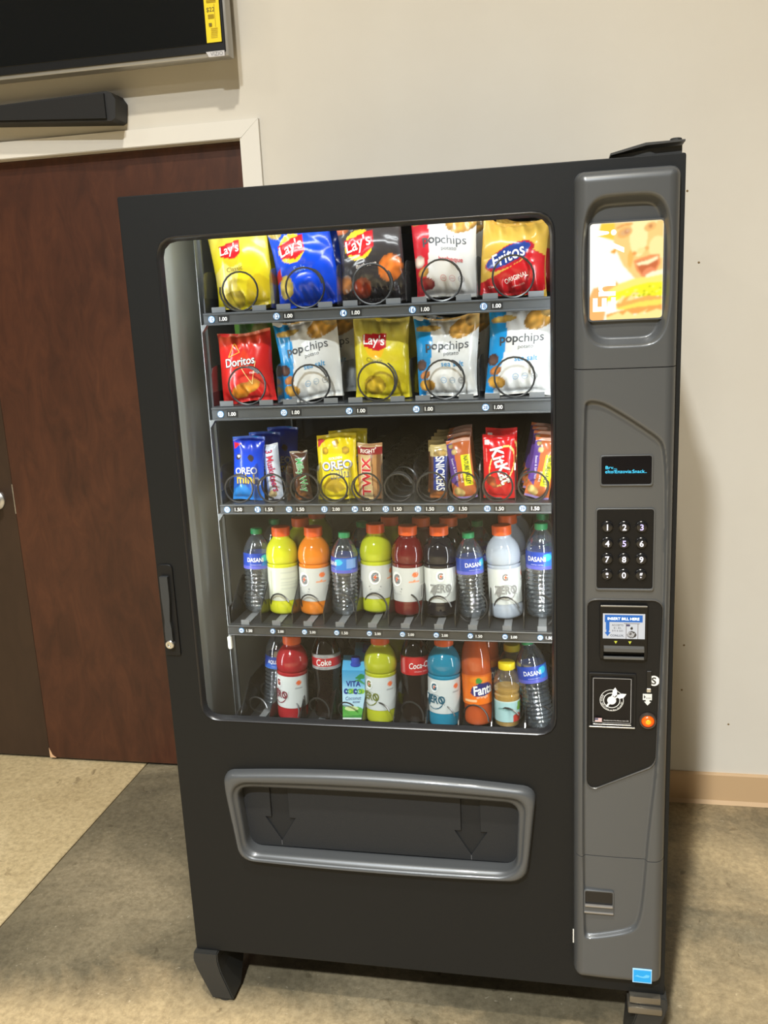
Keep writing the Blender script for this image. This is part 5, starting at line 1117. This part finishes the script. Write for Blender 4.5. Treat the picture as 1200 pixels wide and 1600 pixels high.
dup(s7, (0.588, Y4 + 0.084, Z4 + 0.002), label='blue black sports drink right behind the front one')
dup(s7, (0.602, Y4 + 0.168, Z4 + 0.002), label='blue black sports drink third back in its row')
dup(w8, (0.660, Y4 + 0.086, Z4 + 0.002), label='water bottle behind the one next to the blue black drink')
dup(s9, (0.730, Y4 + 0.084, Z4 + 0.004), label='cloudy white sports drink right behind the front one')
dup(s9, (0.738, Y4 + 0.168, Z4 + 0.004), label='cloudy white sports drink third back in its row')
dup(w10, (0.798, Y4 + 0.084, Z4 + 0.004), label='water bottle behind the one in the last slot of the upper drink shelf')
# --- bottom drink shelf
Y5 = 0.180; Z5 = 0.654
water('water bottle with a blue cap at the end of the bottom drink shelf', G5, 0.168, Y5 + 0.03, Z5 + 0.008, 10, (-4, 6), CAP_BL, 'AQUAFINA', 1.02)
sports('pinkish red sports drink on the bottom shelf under the lime drink', G5, 0.2185, Y5, Z5, 'pink_red', (160, 34, 42), 'zero', (122, 50, 60), -42, (-2, 2), 1.02)
COLA = [(0.022, 0.0), (0.0300, 0.004), (0.0320, 0.012), (0.0315, 0.040), (0.0290, 0.060), (0.0285, 0.075), (0.0305, 0.100), (0.0325, 0.120), (0.0330, 0.150), (0.0310, 0.165), (0.0240, 0.185), (0.0160, 0.203), (0.0130, 0.214), (0.0125, 0.220)]
M_COLA = liquid('liquid_cola', (22, 14, 12), 0.06)
bottle('soda_bottle', 'dark cola bottle with a silver and red band on the bottom shelf', G5, 0.3025, Y5 + 0.012, Z5, COLA, M_COLA, (0.0145, 0.218, 0.014, CAP_BK), (0.0336, 0.121, 0.157, (176, 176, 176), [('r', 0, 0.22, 1, 0.76, (196, 32, 44)), ('r', 0, 0.95, 1, 1, (130, 130, 130))]), [(T('Coke', 0.036, 0.015, 1.3, 0.12), 0.002, 0.49, WHT, 3), (T('Diet', 0.011, 0.01), 0.004, 0.70, (60, 60, 64)), (T('0 CALORIES', 0.026), 0.0, 0.86, (110, 110, 112)), (T('20 FL OZ', 0.022), 0.0, 0.10, (110, 110, 112))], 0, (-3, 0))
# coconut water carton
def carton(label, x, y, z, yaw):
    o = empty('drink_carton', (x, y, z)); o.rotation_euler = (math.radians(-3), math.radians(2), math.radians(yaw))
    wd, dp, h1, h2 = 0.052, 0.042, 0.118, 0.140
    nu, nv = 40, 80
    U, V = np.meshgrid(np.linspace(0, 1, nu), np.linspace(0, 1, nv))
    cops = [('g', 0.5, 1.0, (60, 160, 214)), ('p', [(0, 0.0), (1, 0), (1, 0.20), (0.7, 0.26), (0.3, 0.22), (0, 0.28)], (96, 176, 76)), ('p', [(0, 0.0), (1, 0), (1, 0.10), (0, 0.06)], (60, 142, 60)), ('e', 0.40, 0.22, 0.3, 0.05, (210, 226, 160)), ('r', 0, 0.0, 1, 0.03, (226, 232, 226)),
            ('p', [(0.55, 0.84), (0.8, 0.93), (1.0, 0.92), (1.0, 0.84), (0.8, 0.82)], (46, 140, 70)), ('p', [(0.5, 0.78), (0.75, 0.83), (1, 0.74), (1, 0.70), (0.75, 0.77)], (70, 156, 80)), ('e', 0.42, 0.575, 0.13, 0.055, (150, 196, 60)), ('e', 0.86, 0.575, 0.13, 0.055, (150, 196, 60))]
    mb = MB().add(np.c_[((U - 0.5) * wd).ravel(), np.full(U.size, -dp / 2), (V * h1).ravel()], [(i * nu + j, i * nu + j + 1, (i + 1) * nu + j + 1, (i + 1) * nu + j) for i in range(nv - 1) for j in range(nu - 1)])
    C = paint(U, V, (186, 222, 236), cops, wd / h1).reshape(-1, 3)
    rest = [(-wd / 2, -dp / 2, 0), (wd / 2, -dp / 2, 0), (wd / 2, dp / 2, 0), (-wd / 2, dp / 2, 0), (-wd / 2, -dp / 2, h1), (wd / 2, -dp / 2, h1), (wd / 2, dp / 2, h2), (-wd / 2, dp / 2, h2)]
    mb.add(rest, [(3, 2, 1, 0), (4, 5, 6, 7), (1, 2, 6, 5), (2, 3, 7, 6), (3, 0, 4, 7)])
    me = mb.mesh('carton_body', [M_LABEL]); set_print(me, np.r_[C, np.array([(96, 170, 90)] * 4 + [(90, 180, 224)] * 4, float)])
    b = link('carton_body', me, o)
    lettering('lettering', [(T('VITA', 0.034, 0.03, 1.2), -0.0005, 0.086, (36, 60, 140)), (T('c', 0.009, 0.05, 1.2), -0.018, 0.068, (36, 60, 140)), (('ring', 0.0062, 0.002), -0.0085, 0.068, (60, 150, 80)), (T('c', 0.009, 0.05, 1.2), 0.0035, 0.068, (36, 60, 140)), (('ring', 0.0062, 0.002), 0.0135, 0.068, (60, 150, 80)), (T('Coconut', 0.036, 0.0, 1.2, 0.2), -0.001, 0.052, (90, 110, 150), 4), (T('water', 0.018, 0.0, 1.2, 0.2), 0.006, 0.043, (90, 110, 150), 4)], flat_surf(-dp / 2), b)
    cp = MB().lathe([(0.0125, 0.0), (0.0125, 0.003), (0.0105, 0.005), (0.0105, 0.018), (0.0095, 0.020)], 28, c=(0.004, -0.002, 0.124))
    build('cap', cp, CAP_BL, o, 35)
    tag(o, label, 'drink carton', G5)
    return o
c4 = carton('blue and green coconut water carton on the bottom shelf, front', 0.3665, Y5 + 0.004, Z5 + 0.003, 8)
dup(c4, (0.378, Y5 + 0.080, Z5 + 0.006), label='second coconut water carton behind the front one')
sz = sports('lime yellow sports drink on the bottom shelf beside the coconut water', G5, 0.4305, Y5 + 0.004, Z5, 'lime_low', (182, 188, 44), 'zero', (112, 120, 50), -36, (-2, 0), 1.03)
dup(sz, (0.452, Y5 + 0.09, Z5 + 0.003), label='lime sports drink behind the front one on the bottom shelf')
bottle('soda_bottle', 'dark cola bottle with a red label on the bottom shelf', G5, 0.512, Y5 + 0.012, Z5, COLA, M_COLA, (0.0145, 0.218, 0.014, CAP_RD), (0.0336, 0.115, 0.158, (196, 26, 36), [('r', 0.20, 0.05, 0.30, 0.95, (230, 210, 210)), ('r', 0.36, 0.1, 0.40, 0.9, (222, 120, 124)), ('r', 0, 0.95, 1, 1, (160, 16, 26))]), [(T('Coca-Cola', 0.062, 0.012, 1.35, 0.2), 0.022, 0.55, WHT, 4), (T('ORIGINAL TASTE', 0.030), 0.018, 0.20, (250, 220, 220))], 0, (-3, 0))
sports('turquoise blue sports drink on the bottom shelf', G5, 0.5775, Y5, Z5, 'turquoise', (22, 128, 160), 'zero', (34, 92, 112), -30, (-2, 0), 1.04)
M_FAN = liquid('liquid_orange_soda', (190, 84, 40), 0.08)
FAN = [(0.023, 0.0), (0.0300, 0.004), (0.0322, 0.014), (0.0315, 0.040), (0.0325, 0.060), (0.0330, 0.118), (0.0335, 0.130), (0.0328, 0.150), (0.0300, 0.170), (0.0235, 0.190), (0.0165, 0.206), (0.0130, 0.216), (0.0125, 0.221)]
bf = bottle('soda_bottle', 'orange soda bottle with a navy logo on the bottom shelf', G5, 0.6555, Y5 + 0.008, Z5, FAN, M_FAN, (0.0145, 0.219, 0.014, CAP_OR), (0.0336, 0.052, 0.120, (236, 116, 24), [('e', 0.54, 0.84, 0.10, 0.12, (240, 140, 30)), ('e', 0.535, 0.80, 0.035, 0.10, (70, 150, 60)), ('p', [(0.44, 0.40), (0.46, 0.60), (0.56, 0.74), (0.66, 0.70), (0.72, 0.55), (0.68, 0.36), (0.56, 0.26), (0.47, 0.30)], (40, 42, 110)), ('r', 0, 0.96, 1, 1, (220, 100, 20)), ('r', 0.36, 0.11, 0.50, 0.15, (246, 200, 150))]), [(T('Fanta', 0.046, 0.03, 1.35, 0.1), 0.018, 0.50, WHT, 6), (T('orange', 0.026), 0.014, 0.24, (250, 226, 190), 4)], 0, (-4, -2))
dup(bf, (0.668, Y5 + 0.09, Z5 + 0.003), label='orange soda bottle behind the front one')
APP = [(0.020, 0.0), (0.0265, 0.004), (0.0285, 0.012), (0.0282, 0.066), (0.0290, 0.074), (0.0270, 0.079), (0.0290, 0.085), (0.0285, 0.102), (0.0255, 0.117), (0.0195, 0.127), (0.0175, 0.130), (0.0172, 0.136)]
def juice_fill(b):
    pr = [(0.018, 0.002), (0.0258, 0.005), (0.0277, 0.012), (0.0275, 0.066), (0.0282, 0.074), (0.0263, 0.079), (0.0282, 0.085), (0.0281, 0.090)]
    build('juice', MB().lathe(pr, 36), liquid('liquid_apple', (206, 158, 62), 0.1), b, 50)
aj = bottle('juice_bottle', 'small apple juice bottle with a yellow cap, frontmost of three', G5, 0.720, Y5 - 0.002, Z5 + 0.002, APP, M_PET, (0.0188, 0.1325, 0.0155, CAP_YE), (0.0288, 0.016, 0.064, (170, 206, 204), [('p', [(0.58, 0.0), (0.70, 0.0), (0.72, 0.30), (0.66, 0.42), (0.58, 0.30)], (206, 64, 52)), ('p', [(0.64, 0.55), (0.72, 0.5), (0.74, 0.95), (0.66, 0.95)], (110, 160, 60)), ('r', 0.28, 0.2, 0.34, 0.9, (140, 184, 180)), ('r', 0, 0.95, 1, 1, (200, 220, 214))]), [(T('APPLE JUICE', 0.030, 0.01, 1.3), -0.004, 0.62, (96, 150, 140))], 0, (-2, 0), extra=juice_fill)
dup(aj, (0.728, Y5 + 0.066, Z5 + 0.018), label='small apple juice bottle with a yellow cap, middle of three')
dup(aj, (0.735, Y5 + 0.132, Z5 + 0.030), label='small apple juice bottle with a yellow cap, rearmost of three')
water('water bottle leaning in the last slot of the bottom drink shelf', G5, 0.793, Y5 + 0.004, Z5, 12, (-6, -7), scale=1.05)
